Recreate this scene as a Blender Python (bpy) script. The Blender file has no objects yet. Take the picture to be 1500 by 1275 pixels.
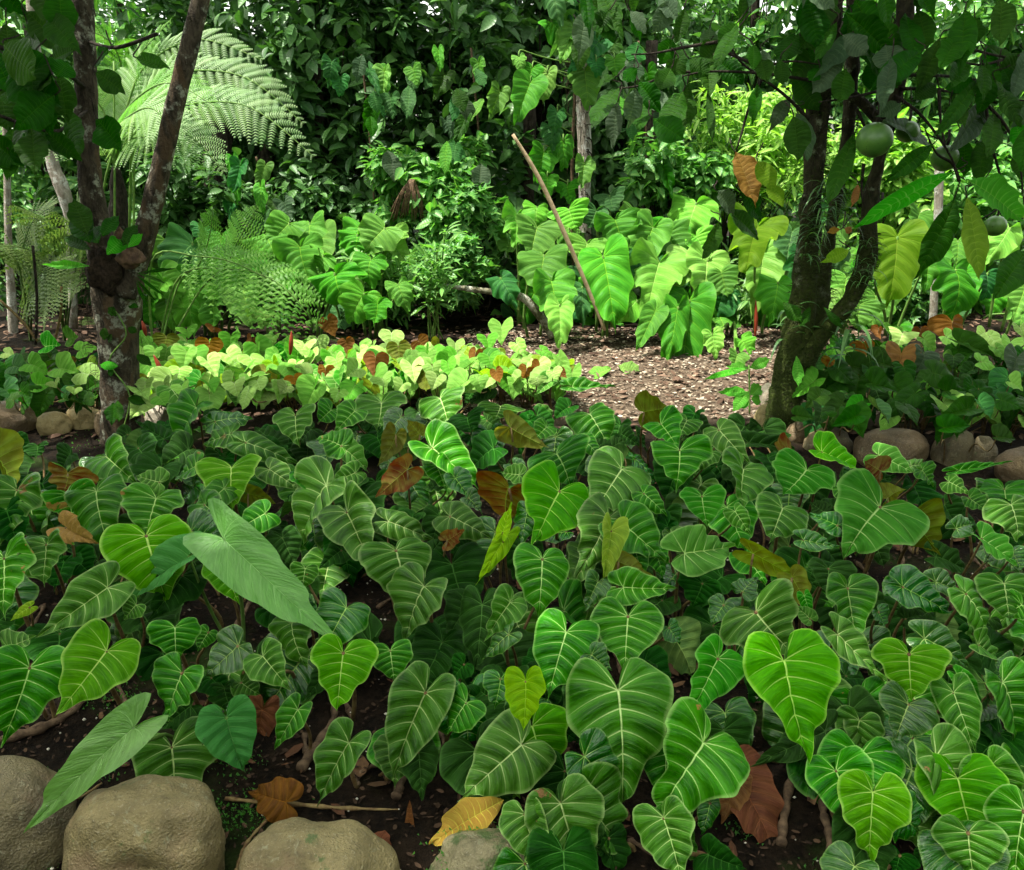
import bpy, math, random
import numpy as np
from mathutils import Vector, Matrix, noise
R = math.radians
S = bpy.context.scene
COL = S.collection

# ---------------------------------------------------------------- camera
PITCH = R(20); F = 1177.0; CX, CY = 750.0, 637.5
CAM = Vector((0, 0, 1.55))
cd = bpy.data.cameras.new('camera'); cam = bpy.data.objects.new('camera', cd); COL.objects.link(cam)
cam.location = CAM; cam.rotation_euler = (R(90) - PITCH, 0, 0)
cd.sensor_width = 36; cd.lens = 36 * F / 1500; cd.clip_end = 500; cd.clip_start = 0.05
S.camera = cam
# ---------------------------------------------------------------- sky, sun, exposure
SUN_DIR = Vector((-0.34, -0.10, 0.93)).normalized()          # from the scene towards the sun
elev = math.asin(SUN_DIR.z); az = math.atan2(SUN_DIR.x, SUN_DIR.y)
w = bpy.data.worlds.new('World'); S.world = w; w.use_nodes = True
nt = w.node_tree; nt.nodes.clear()
sky = nt.nodes.new('ShaderNodeTexSky'); sky.sky_type = 'NISHITA'; sky.sun_disc = False
sky.sun_elevation = elev; sky.sun_rotation = az; sky.air_density = 1.0; sky.dust_density = 3.0; sky.ozone_density = 0.6
bg = nt.nodes.new('ShaderNodeBackground'); bg.inputs[1].default_value = 0.15
wo = nt.nodes.new('ShaderNodeOutputWorld')
hz_ = nt.nodes.new('ShaderNodeHueSaturation'); hz_.inputs['Saturation'].default_value = 0.28; nt.links.new(sky.outputs[0], hz_.inputs['Color'])
wt = nt.nodes.new('ShaderNodeMix'); wt.data_type = 'RGBA'; wt.blend_type = 'MULTIPLY'; wt.inputs[0].default_value = 1; wt.inputs[7].default_value = (0.97, 0.98, 0.85, 1); nt.links.new(hz_.outputs[0], wt.inputs[6])
nt.links.new(wt.outputs[2], bg.inputs[0]); nt.links.new(bg.outputs[0], wo.inputs[0])
sd = bpy.data.lights.new('sun', 'SUN'); sd.energy = 2.9; sd.angle = R(0.6); sd.color = (1, 0.95, 0.86)
so = bpy.data.objects.new('sun', sd); COL.objects.link(so)
so.rotation_euler = SUN_DIR.to_track_quat('Z', 'Y').to_euler(); so.location = (0, 0, 12)
S.view_settings.view_transform = 'Standard'; S.view_settings.look = 'None'
S.view_settings.exposure = 2.0; S.view_settings.gamma = 1

# ---------------------------------------------------------------- helpers
RT = Vector((1, 0, 0)); UP = Vector((0, math.sin(PITCH), math.cos(PITCH))); FW = Vector((0, math.cos(PITCH), -math.sin(PITCH)))
def ray(px, py): return FW + RT * ((px - CX) / F) + UP * ((CY - py) / F)
def at(px, py, Y): d = ray(px, py); return CAM + d * (Y / d.y)
def atz(px, py, z): d = ray(px, py); return CAM + d * ((z - CAM.z) / d.z)
rnd = random.Random(7)

def put(o, name_parent=None, base=None):
    COL.objects.link(o)
def tag(o, label=None, cat=None, group=None, kind=None):
    if label: o['label'] = label
    if cat: o['category'] = cat
    if group: o['group'] = group
    if kind: o['kind'] = kind
    return o
WM = {}                                                       # world matrices by object name
def link(name, data, world, parent=None):
    o = bpy.data.objects.new(name, data); COL.objects.link(o)
    o.matrix_basis = world; WM[o.name] = world
    if parent:
        o.parent = parent; o.matrix_parent_inverse = WM[parent.name].inverted()
    return o
def empty(name, loc, label, cat, group=None):
    o = link(name, None, Matrix.Translation(loc)); o.empty_display_size = 0.1
    return tag(o, label, cat, group)
I4 = Matrix.Identity(4)

def mesh(name, verts, faces, mat=None, smooth=True, attrs=None):
    me = bpy.data.meshes.new(name)
    me.from_pydata([tuple(v) for v in verts] if not isinstance(verts, np.ndarray) else verts.tolist(), [], faces)
    if smooth: me.polygons.foreach_set('use_smooth', [True] * len(me.polygons))
    if attrs:
        for k, a in attrs.items():
            at_ = me.attributes.new(k, 'FLOAT_VECTOR', 'POINT'); at_.data.foreach_set('vector', np.asarray(a, dtype=np.float32).ravel())
    if mat: me.materials.append(mat)
    me.update()
    return me

# ---------------------------------------------------------------- node shorthand
class NG:
    def __init__(s, name):
        s.m = bpy.data.materials.new(name); s.m.use_nodes = True; s.t = s.m.node_tree; s.t.nodes.clear()
        s.out = s.n('ShaderNodeOutputMaterial')
    def n(s, typ, **kw):
        x = s.t.nodes.new(typ)
        for k, v in kw.items(): setattr(x, k, v)
        return x
    def l(s, a, b): s.t.links.new(a, b)
    def inp(s, sock, v):
        if hasattr(v, 'is_linked') or isinstance(v, bpy.types.NodeSocket): s.l(v, sock)
        elif isinstance(v, tuple) and len(v) == 3 and sock.type == 'RGBA': sock.default_value = (*v, 1)
        else: sock.default_value = v
    def math(s, op, a, b=0.0, c=None, clamp=False):
        x = s.n('ShaderNodeMath', operation=op); x.use_clamp = clamp
        s.inp(x.inputs[0], a); s.inp(x.inputs[1], b)
        if c is not None: s.inp(x.inputs[2], c)
        return x.outputs[0]
    def ss(s, v, lo, hi, a=0.0, b=1.0):
        x = s.n('ShaderNodeMapRange', interpolation_type='SMOOTHSTEP')
        for i, q in enumerate((v, lo, hi, a, b)): s.inp(x.inputs[i], q)
        return x.outputs[0]
    def mix(s, f, a, b, mode='MIX'):
        x = s.n('ShaderNodeMix', data_type='RGBA', blend_type=mode)
        s.inp(x.inputs[0], f); s.inp(x.inputs[6], a); s.inp(x.inputs[7], b)
        return x.outputs[2]
    def noise(s, vec, scale, detail=4, rough=0.55, dist=0.0):
        x = s.n('ShaderNodeTexNoise'); 
        if vec is not None: s.l(vec, x.inputs['Vector'])
        x.inputs['Scale'].default_value = scale; x.inputs['Detail'].default_value = detail
        x.inputs['Roughness'].default_value = rough; x.inputs['Distortion'].default_value = dist
        return x.outputs[0]
    def bump(s, h, strength=0.3, dist=0.01, normal=None):
        x = s.n('ShaderNodeBump'); s.l(h, x.inputs['Height']); x.inputs['Strength'].default_value = strength
        x.inputs['Distance'].default_value = dist
        if normal: s.l(normal, x.inputs['Normal'])
        return x.outputs[0]

def leaf_mat(name, lam, lam2, vein, under, uvein, rough=0.5, vw=0.0088, transl=0.25, var=0.25, minor=0.08, halo=0.3, edge=0.4, blem=0.06, tcol=None, spec=0.07):
    g = NG(name)
    a = g.n('ShaderNodeAttribute', attribute_name='vn'); sx = g.n('ShaderNodeSeparateXYZ'); g.l(a.outputs['Vector'], sx.inputs[0])
    b = g.n('ShaderNodeAttribute', attribute_name='vt'); sy = g.n('ShaderNodeSeparateXYZ'); g.l(b.outputs['Vector'], sy.inputs[0])
    v, sp, md = sx.outputs; t, y, _ = sy.outputs
    oi = g.n('ShaderNodeObjectInfo'); rn = oi.outputs['Random']
    tc = g.n('ShaderNodeTexCoord')
    mp = g.n('ShaderNodeVectorMath', operation='ADD'); g.l(tc.outputs['Object'], mp.inputs[0])
    cb = g.n('ShaderNodeCombineXYZ'); g.l(g.math('MULTIPLY', rn, 37.0), cb.inputs[0]); g.l(g.math('MULTIPLY', rn, 91.0), cb.inputs[1]); g.l(cb.outputs[0], mp.inputs[1])
    vec = mp.outputs[0]
    f1 = g.math('FRACT', g.math('ADD', v, 0.5)); d = g.math('MULTIPLY', g.math('ABSOLUTE', g.math('SUBTRACT', f1, 0.5)), sp)
    wv = g.math('MULTIPLY', g.math('SUBTRACT', 1.25, t), vw)
    m1 = g.math('MULTIPLY', g.ss(d, g.math('MULTIPLY', wv, 0.2), g.math('MULTIPLY', wv, 1.1), 1.0, 0.0), g.math('MULTIPLY_ADD', g.math('POWER', t, 1.5), -0.7, 0.92))
    wm = g.math('MULTIPLY', g.math('MULTIPLY_ADD', y, 0.85, 1.0), vw * 2.0)
    m2 = g.ss(md, g.math('MULTIPLY', wm, 0.3), wm, 1.0, 0.0)
    m = g.math('MAXIMUM', m1, m2)
    d2 = g.math('MULTIPLY', g.math('ABSOLUTE', g.math('SUBTRACT', g.math('FRACT', v), 0.5)), sp)
    m3 = g.ss(d2, 0.0, vw * 0.6, minor, 0.0)
    hl = g.ss(d, 0.0, 0.075, halo, 0.0)
    nz = g.noise(vec, 3.0, 3); nzf = g.noise(vec, 30.0, 3)
    # fine pleats between the main veins: noise stretched along the veins, lighter streaks also paint in sheen
    pv = g.n('ShaderNodeCombineXYZ'); g.l(g.math('MULTIPLY', v, 5.0), pv.inputs[0]); g.l(g.math('MULTIPLY', t, 1.6), pv.inputs[1]); g.l(g.math('MULTIPLY', rn, 50.0), pv.inputs[2])
    pl_ = g.noise(pv.outputs[0], 1.6, 2, 0.5)
    base = g.mix(g.ss(nz, 0.3, 0.7), lam, lam2)
    base = g.mix(g.ss(pl_, 0.4, 0.7, 0.0, 0.35), base, tuple(1.5 * l for l in lam2))
    base = g.mix(hl, base, tuple(l * 1.15 + c * 0.09 + (0.02 if i_ == 1 else 0) for i_, (l, c) in enumerate(zip(lam2, vein))))
    base = g.mix(m3, base, vein)
    base = g.mix(g.ss(t, 0.90, 1.0, 0.0, edge), base, tuple(0.6 * c + 0.4 * l for l, c in zip(lam2, vein)))
    top = g.mix(g.math('MULTIPLY', m, 0.92), base, vein)
    ub = g.mix(g.ss(nz, 0.35, 0.7), under, tuple(0.55 * u + 0.45 * q for u, q in zip(under, uvein)))
    un = g.mix(g.math('MULTIPLY', m, 0.85), ub, uvein)
    geo = g.n('ShaderNodeNewGeometry')
    col = g.mix(geo.outputs['Backfacing'], top, un)
    # blemishes: small brown patches with a shape of their own, on some leaves only
    bl = g.noise(vec, 2.3, 5, 0.62); thr = g.math('SUBTRACT', 0.86, g.math('MULTIPLY', rn, blem * 2.0))
    bm = g.ss(bl, thr, g.math('ADD', thr, 0.035))
    col = g.mix(bm, col, g.mix(nzf, (0.10, 0.05, 0.02), (0.30, 0.20, 0.07)))
    hs = g.n('ShaderNodeHueSaturation'); g.l(col, hs.inputs['Color'])
    rn2 = g.math('FRACT', g.math('MULTIPLY', rn, 17.3)); rn3 = g.math('FRACT', g.math('MULTIPLY', rn, 7.7))
    g.l(g.math('MULTIPLY_ADD', rn2, 0.03, 0.485), hs.inputs['Hue']); g.l(g.math('MULTIPLY_ADD', rn3, var * 2, 1.0 - var), hs.inputs['Value'])
    g.l(g.math('MULTIPLY_ADD', rn2, 0.16, 1.0), hs.inputs['Saturation'])
    colf = g.mix(g.math('MULTIPLY', nzf, 0.35), hs.outputs[0], (0.0, 0.0, 0.0)) if False else hs.outputs[0]
    h = g.math('ADD', g.math('MULTIPLY', m, -0.8), g.math('ADD', g.math('MULTIPLY', nzf, 0.25), g.math('MULTIPLY', pl_, 0.8)))
    bp = g.bump(h, 0.5, 0.012)
    p = g.n('ShaderNodeBsdfPrincipled'); g.l(colf, p.inputs['Base Color']); g.l(bp, p.inputs['Normal'])
    g.l(g.math('MULTIPLY_ADD', nz, 0.25, rough - 0.12), p.inputs['Roughness'])
    p.inputs['Specular IOR Level'].default_value = spec
    tr = g.n('ShaderNodeBsdfTranslucent')
    tcm = g.mix(1.0, colf, tcol or (1.0, 1.25, 0.5), 'MULTIPLY'); sc = g.n('ShaderNodeHueSaturation'); g.l(tcm, sc.inputs['Color']); sc.inputs['Value'].default_value = 1.6
    g.l(sc.outputs[0], tr.inputs[0])
    ms = g.n('ShaderNodeMixShader'); ms.inputs[0].default_value = transl
    g.l(p.outputs[0], ms.inputs[1]); g.l(tr.outputs[0], ms.inputs[2]); g.l(ms.outputs[0], g.out.inputs[0])
    return g.m

def foliage_mat(name, c1, c2, rough=0.4, transl=0.25, rib=(0.2, 0.35, 0.08), spec=0.3):
    """small leaves merged in one crown: attribute lf = (random per leaf, across, along)"""
    g = NG(name)
    a = g.n('ShaderNodeAttribute', attribute_name='lf'); sx = g.n('ShaderNodeSeparateXYZ'); g.l(a.outputs['Vector'], sx.inputs[0])
    r, u, v = sx.outputs
    col = g.mix(r, c1, c2)
    col = g.mix(g.ss(g.math('ABSOLUTE', u), 0.02, 0.10, 0.55, 0.0), col, rib)
    sec = g.math('SINE', g.math('MULTIPLY_ADD', g.math('ABSOLUTE', u), -9.0, g.math('MULTIPLY', v, 42.0)))
    col = g.mix(g.ss(sec, 0.75, 1.0, 0.0, 0.22), col, rib)
    p = g.n('ShaderNodeBsdfPrincipled'); g.l(col, p.inputs['Base Color']); p.inputs['Roughness'].default_value = rough
    p.inputs['Specular IOR Level'].default_value = spec
    g.l(g.bump(sec, 0.12, 0.01), p.inputs['Normal'])
    tr = g.n('ShaderNodeBsdfTranslucent'); g.l(g.mix(1.0, col, (1.8, 2.2, 0.8), 'MULTIPLY'), tr.inputs[0])
    ms = g.n('ShaderNodeMixShader'); ms.inputs[0].default_value = transl
    g.l(p.outputs[0], ms.inputs[1]); g.l(tr.outputs[0], ms.inputs[2]); g.l(ms.outputs[0], g.out.inputs[0])
    return g.m

def plain_mat(name, c1, c2, scale=20, rough=0.7, bump=0.4, bd=0.01, c3=None, s3=6, t3=0.6):
    g = NG(name); tc = g.n('ShaderNodeTexCoord'); vec = tc.outputs['Object']
    geo = g.n('ShaderNodeNewGeometry'); vec = geo.outputs['Position']
    nz = g.noise(vec, scale, 6, 0.6); col = g.mix(g.ss(nz, 0.3, 0.7), c1, c2)
    if c3: col = g.mix(g.ss(g.noise(vec, s3, 6, 0.6), t3, t3 + 0.07), col, c3)
    p = g.n('ShaderNodeBsdfPrincipled'); g.l(col, p.inputs['Base Color']); p.inputs['Roughness'].default_value = rough; p.inputs['Specular IOR Level'].default_value = 0.15
    g.l(g.bump(g.noise(vec, scale * 2.2, 8, 0.65), bump, bd), p.inputs['Normal']); g.l(p.outputs[0], g.out.inputs[0])
    return g.m

M = {}
DG = (0.010, 0.058, 0.004); DG2 = (0.030, 0.135, 0.007); VN = (0.50, 0.68, 0.28)
UR = (0.10, 0.034, 0.010); URV = (0.20, 0.26, 0.05)
UO = (0.09, 0.10, 0.015); UOV = (0.20, 0.30, 0.05)
UG = (0.035, 0.085, 0.02); UGV = (0.16, 0.26, 0.07)
M['n'] = leaf_mat('velvet_leaf', DG, DG2, VN, UG, UGV, rough=0.36, transl=0.14, var=0.36, halo=0.7, edge=0.45, blem=0.12, spec=0.16)
M['d'] = leaf_mat('dark_leaf', (0.006, 0.028, 0.004), (0.012, 0.052, 0.006), (0.09, 0.22, 0.055), UG, UGV, rough=0.55, halo=0.2, transl=0.1)  # very dark green, stands in for shade on the low leaves
M['l'] = leaf_mat('mid_green_leaf', (0.028, 0.13, 0.016), (0.055, 0.20, 0.026), (0.52, 0.72, 0.30), UG, UGV, rough=0.45)
M['b'] = leaf_mat('lime_leaf', (0.045, 0.17, 0.012), (0.085, 0.27, 0.016), (0.60, 0.80, 0.26), UG, UGV, rough=0.4, transl=0.3, edge=0.6)
M['y'] = leaf_mat('young_leaf', (0.11, 0.23, 0.018), (0.17, 0.28, 0.02), (0.42, 0.58, 0.12), UO, UOV, rough=0.4, transl=0.3)
M['g'] = leaf_mat('glossy_leaf', (0.007, 0.060, 0.005), (0.018, 0.10, 0.008), (0.38, 0.58, 0.18), UG, UGV, rough=0.15, edge=0.4, spec=0.6, transl=0.12)
M['u'] = leaf_mat('copper_backed_leaf', DG, DG2, VN, UR, URV, rough=0.5, transl=0.3, tcol=(1.5, 0.8, 0.3))
M['o'] = leaf_mat('olive_backed_leaf', DG, DG2, VN, UO, UOV, rough=0.5, transl=0.35, tcol=(1.3, 1.1, 0.3))
M['m'] = leaf_mat('scorched_leaf', DG, DG2, VN, UG, UGV, rough=0.5, blem=0.3)
M['p'] = leaf_mat('pale_matt_leaf', (0.085, 0.22, 0.045), (0.11, 0.26, 0.06), (0.26, 0.48, 0.17), UG, UGV, rough=0.4, vw=0.007, minor=0.3, halo=0.25, edge=0.1, var=0.1, spec=0.4)
M['q'] = leaf_mat('plain_heart_leaf', (0.045, 0.15, 0.04), (0.055, 0.17, 0.045), (0.14, 0.30, 0.10), UG, UGV, rough=0.35, vw=0.006, minor=0.1, halo=0.1, edge=0.2)
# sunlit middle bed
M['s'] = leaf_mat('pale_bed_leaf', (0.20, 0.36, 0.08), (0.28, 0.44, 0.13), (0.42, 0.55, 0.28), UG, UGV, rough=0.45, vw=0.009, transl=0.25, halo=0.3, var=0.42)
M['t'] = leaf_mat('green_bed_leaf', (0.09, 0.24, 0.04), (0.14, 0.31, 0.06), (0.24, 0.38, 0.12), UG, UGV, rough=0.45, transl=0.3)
M['r'] = leaf_mat('rust_backed_leaf', (0.10, 0.13, 0.03), (0.15, 0.16, 0.03), (0.4, 0.3, 0.1), (0.17, 0.082, 0.022), (0.28, 0.16, 0.05), rough=0.5, transl=0.4, tcol=(1.3, 0.85, 0.4), var=0.35)
# big climbing leaves at the back
M['A'] = leaf_mat('big_quilted_leaf', (0.045, 0.145, 0.024), (0.08, 0.21, 0.038), (0.17, 0.34, 0.06), UG, UGV, rough=0.42, vw=0.010, minor=0.1)
M['B'] = leaf_mat('big_pale_leaf', (0.10, 0.26, 0.05), (0.17, 0.35, 0.07), (0.28, 0.46, 0.13), UG, UGV, rough=0.42, vw=0.010, minor=0.1)
M['C'] = leaf_mat('big_dark_leaf', (0.022, 0.075, 0.025), (0.035, 0.11, 0.03), (0.10, 0.22, 0.07), UG, UGV, rough=0.45, vw=0.009)
M['O'] = leaf_mat('big_olive_leaf', (0.08, 0.15, 0.02), (0.11, 0.18, 0.025), (0.20, 0.28, 0.05), (0.12, 0.19, 0.02), (0.2, 0.26, 0.05), rough=0.5, transl=0.5)
# tree leaves
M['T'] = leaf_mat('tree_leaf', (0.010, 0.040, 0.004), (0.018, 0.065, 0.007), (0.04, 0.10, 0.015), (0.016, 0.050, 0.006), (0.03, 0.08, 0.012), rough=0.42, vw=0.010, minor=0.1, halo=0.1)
M['G'] = leaf_mat('dusty_tree_leaf', (0.025, 0.048, 0.024), (0.05, 0.078, 0.045), (0.09, 0.13, 0.07), (0.05, 0.09, 0.05), (0.08, 0.13, 0.07), rough=0.45, vw=0.010)
M['L'] = leaf_mat('fresh_tree_leaf', (0.055, 0.22, 0.03), (0.08, 0.28, 0.04), (0.2, 0.42, 0.1), (0.06, 0.2, 0.03), (0.1, 0.25, 0.06), rough=0.38, transl=0.4, vw=0.01)
M['W'] = leaf_mat('withered_leaf', (0.12, 0.065, 0.025), (0.24, 0.14, 0.045), (0.32, 0.22, 0.08), (0.2, 0.1, 0.03), (0.3, 0.2, 0.08), rough=0.6, transl=0.35, tcol=(1.4, 0.9, 0.4))
M['Y'] = leaf_mat('fallen_yellow_leaf', (0.36, 0.29, 0.05), (0.30, 0.18, 0.04), (0.6, 0.55, 0.10), (0.4, 0.3, 0.05), (0.5, 0.4, 0.1), rough=0.45, blem=0.1)
M['X'] = leaf_mat('dead_leaf', (0.09, 0.038, 0.020), (0.15, 0.062, 0.028), (0.28, 0.12, 0.05), (0.10, 0.04, 0.02), (0.15, 0.07, 0.03), rough=0.6, transl=0.1)
M['petiole'] = plain_mat('petiole_skin', (0.10, 0.055, 0.025), (0.20, 0.15, 0.06), 60, 0.6, 0.3, 0.002)
M['green_stalk'] = plain_mat('green_stalk', (0.07, 0.16, 0.03), (0.14, 0.24, 0.05), 30, 0.5, 0.1, 0.002)
M['stem'] = plain_mat('rhizome_skin', (0.05, 0.032, 0.02), (0.15, 0.10, 0.06), 40, 0.8, 0.6, 0.004)
M['spathe'] = plain_mat('red_bract', (0.16, 0.022, 0.012), (0.26, 0.05, 0.022), 20, 0.4, 0.1, 0.002)

# ---------------------------------------------------------------- leaf blades
def catmull(P, n):
    P = [P[0]] + list(P) + [P[-1]]; out = []
    seg = len(P) - 3
    for i in range(n + 1):
        u = i / n * seg; k = min(int(u), seg - 1); f = u - k
        a, b, c, d = (np.array(P[k + j], float) for j in range(4))
        out.append(0.5 * ((2 * b) + (-a + c) * f + (2 * a - 5 * b + 4 * c - d) * f * f + (-a + 3 * b - 3 * c + d) * f ** 3))
    return np.array(out)
HEART = [(0.008, 0.012), (0.035, 0.13), (0.10, 0.25), (0.22, 0.325), (0.36, 0.285), (0.465, 0.14), (0.50, -0.06), (0.462, -0.28), (0.365, -0.50), (0.235, -0.71), (0.115, -0.87), (0.038, -0.965), (0.0, -1.06)]
LONGH = [(0.008, 0.012), (0.04, 0.10), (0.10, 0.20), (0.22, 0.26), (0.36, 0.22), (0.46, 0.10), (0.50, -0.08), (0.48, -0.28), (0.42, -0.48), (0.32, -0.68), (0.19, -0.85), (0.07, -0.97), (0.0, -1.05)]
ARROW = [(0.008, 0.012), (0.06, 0.10), (0.16, 0.20), (0.30, 0.26), (0.42, 0.20), (0.48, 0.06), (0.50, -0.08), (0.47, -0.25), (0.40, -0.45), (0.29, -0.65), (0.17, -0.83), (0.06, -0.97), (0.0, -1.08)]
OVAL = [(0.012, -0.005), (0.10, -0.06), (0.25, -0.16), (0.40, -0.30), (0.49, -0.46), (0.49, -0.60), (0.41, -0.74), (0.27, -0.87), (0.11, -0.96), (0.0, -1.06)]
def blade(name, outline, N=9, q0=0.38, u0=0.52, seed=0, fold=0.25, droop=0.2, ruffle=0.03, quilt=0.22, bend=0.0, rw=1.0, sub=4, nt=8, twist=0.0, cross=0.0, jo=0.07):
    rs = random.Random(seed)
    outline = [(a * (1 + jo * rs.uniform(-1, 1)), b * (1 + 0.6 * jo * rs.uniform(-1, 1)) if 0 < i < len(outline) - 1 else b) for i, (a, b) in enumerate(outline)]
    ol = catmull(outline, 200); seg = np.r_[0, np.cumsum(np.linalg.norm(np.diff(ol, axis=0), axis=1))]; seg /= seg[-1]
    def marg(u): return np.array([np.interp(u, seg, ol[:, 0]), np.interp(u, seg, ol[:, 1])])
    nq = N * sub; V = []; A = []; B = []; Fc = []
    ph = [rs.uniform(0, 6.28) for _ in range(8)]
    for s in (1, -1):
        g = np.zeros((nq + 1, nt + 1, 2)); asym = rs.uniform(0.93, 1.07)
        for i in range(nq + 1):
            q = i / nq
            if q < q0: o = np.array([0, 0.0]); u = u0 * (q / q0)
            else:
                k = (q - q0) / (1 - q0); o = np.array([0, -(k ** 1.08)]); u = u0 + (1 - u0) * k
            if q0 <= 0: u = q; o = np.array([0, -q * 0.98])
            m = marg(u); dd = np.linalg.norm(m - o)
            c = o + (m - o) * 0.5 + np.array([0, 0.12 * dd])
            for j in range(nt + 1):
                t = j / nt; g[i, j] = (1 - t) ** 2 * o + 2 * t * (1 - t) * c + t * t * m
        gq = np.gradient(g, axis=0); sp = np.linalg.norm(gq, axis=2) * sub
        # distance measured across the veins only
        gt = np.gradient(g, axis=1); gl = np.linalg.norm(gt, axis=2) + 1e-6
        cr = np.abs(gq[..., 0] * gt[..., 1] - gq[..., 1] * gt[..., 0]) / gl * sub
        base = len(V)
        for i in range(nq + 1):
            q = i / nq; v = q * N
            for j in range(nt + 1):
                t = j / nt; x, y = g[i, j]; x *= asym
                fr = abs(math.sin(math.pi * v)) ** 0.8
                z = fold * x - droop * (y * y if y < 0 else 1.6 * y * y) - cross * x * x
                z += quilt * cr[i, j] * fr * math.sin(math.pi * min(1, t * 0.9 + 0.05)) ** 0.7
                e = t ** 2.5
                z += ruffle * e * (math.sin(q * 13 + ph[0] + s) + 0.6 * math.sin(q * 29 + ph[1] * s)) + 0.5 * ruffle * math.sin(3 * x * s + 4 * y + ph[2])
                rr = 1 + ruffle * 0.8 * e * math.sin(q * 23 + ph[3] + s)
                X = s * x * rr + bend * y * y; Y = y * rr
                z += twist * X * y
                V.append((X, Y, z)); A.append((v, cr[i, j], abs(x) if y < 0 else math.hypot(x, y))); B.append((t, y, q))
        W_ = nt + 1
        for i in range(nq):
            for j in range(nt):
                a = base + i * W_ + j; b = a + 1; c_ = a + W_ + 1; d = a + W_
                Fc.append((a, d, c_, b) if s > 0 else (a, b, c_, d))
    me = mesh(name, V, Fc, M['n'], True, {'vn': A, 'vt': B})
    # make sure the top side faces +z
    if me.polygons[nq * nt // 2].normal.z < 0:
        me.flip_normals()
    return me
BL = {}
def variants(key, n, outline, **kw):
    r = random.Random(hash(key) % 1000 if False else sum(map(ord, key)))
    L = []
    for i in range(n):
        k = dict(kw); 
        k['fold'] = kw.get('fold', 0.2) + r.uniform(-0.3, 0.45); k['droop'] = kw.get('droop', 0.22) * r.uniform(0.2, 2.0)
        k['bend'] = r.uniform(-0.10, 0.10); k['twist'] = r.uniform(-0.4, 0.4); k['ruffle'] = kw.get('ruffle', 0.03) * r.uniform(0.6, 1.6)
        L.append(blade(key + '_blade', outline, seed=i * 7 + sum(map(ord, key)), **k))
    BL[key] = L
variants('heart', 14, HEART, N=8, quilt=0.36, cross=0.35, ruffle=0.05, sub=5)
variants('small', 5, HEART, N=7, sub=3, nt=5, quilt=0.25)
variants('big', 9, LONGH, N=9, ruffle=0.085, quilt=0.28, fold=0.12, droop=0.25)
variants('arrow', 2, ARROW, N=7, quilt=0.10, ruffle=0.06, fold=0.3, droop=0.35)
variants('oval', 7, OVAL, N=12, q0=0.0, sub=3, nt=5, quilt=0.22, ruffle=0.03, fold=0.2)
def blade_for(key, mat, i):
    """a copy of the shared mesh per material, cached"""
    kk = (key, mat, i)
    if kk not in BL:
        me = BL[key][i]; c = me.copy(); c.name = key + '_leaf'; c.materials.clear(); c.materials.append(M[mat]); BL[kk] = c
    return BL[kk]

def tube(path, radii, sides=6, cap=True, jit=0.0, seed=0):
    P = [Vector(p) for p in path]; n = len(P); V = []; Fc = []
    up = Vector((0.3, 0.2, 1)).normalized(); prev = None
    for i, p in enumerate(P):
        d = (P[min(i + 1, n - 1)] - P[max(i - 1, 0)]).normalized()
        if prev is None: u = d.orthogonal().normalized()
        else: u = (prev - d * prev.dot(d)).normalized()
        prev = u; v = d.cross(u)
        for k in range(sides):
            a = 2 * math.pi * k / sides; r = radii[i] if hasattr(radii, '__len__') else radii
            q = p + (u * math.cos(a) + v * math.sin(a)) * r
            if jit:
                nn = noise.noise(q * 9 + Vector((seed, 0, 0))) + 0.5 * noise.noise(q * 27 + Vector((seed, 5, 0)))
                q = p + (q - p) * (1 + jit * nn)
            V.append(q)
    for i in range(n - 1):
        for k in range(sides):
            a = i * sides + k; b = i * sides + (k + 1) % sides
            Fc.append((a, b, b + sides, a + sides))
    if cap:
        Fc.append(tuple(range(sides))[::-1]); Fc.append(tuple(range((n - 1) * sides, n * sides)))
    return V, Fc
def bez(a, b, c, d, n):
    out = []
    for i in range(n + 1):
        t = i / n; out.append(a * (1 - t) ** 3 + b * 3 * t * (1 - t) ** 2 + c * 3 * t * t * (1 - t) + d * t ** 3)
    return out
def smooth_path(pts, n):
    A = catmull([tuple(p) for p in pts], n); return [Vector(a) for a in A]
def tubes(name, paths, mat, parent=None, sides=6, jit=0.0):
    V = []; Fc = []
    for pth, rad in paths:
        v, f = tube(pth, rad, sides, True, jit, len(V)); o = len(V); V += v; Fc += [tuple(i + o for i in q) for q in f]
    return link(name, mesh(name, V, Fc, mat), I4, parent)

def leaf_frame(J, T, Wd, n):
    m = T - J; L = m.length; mh = m / L; n = (n - mh * n.dot(mh)).normalized(); wv = n.cross(mh) * -1
    X = wv * Wd; Yv = -mh * L; Z = n * math.sqrt(Wd * L)
    if X.cross(Yv).dot(Z) < 0: X = -X
    mt = Matrix((X, Yv, Z)).transposed().to_4x4(); mt.translation = J
    return mt, n
def px_leaf(jx, jy, tx, ty, wpx, D, f=0.5, g=0.0, flip=False):
    """D: distance of the leaf base along the view axis; f, g: how the blade leans"""
    J = CAM + ray(jx, jy) * D
    a = -UP - FW * f; b = RT + FW * g; n = a.cross(b).normalized()
    d = ray(tx, ty); T = CAM + d * ((J - CAM).dot(n) / d.dot(n))
    wv = n.cross((T - J).normalized()); pf = math.sqrt(wv.dot(RT) ** 2 + wv.dot(UP) ** 2)
    Wd = wpx * D / F / max(pf, 0.35)
    mt, n = leaf_frame(J, T, Wd, -n if flip else n)
    return J, mt, n

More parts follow.
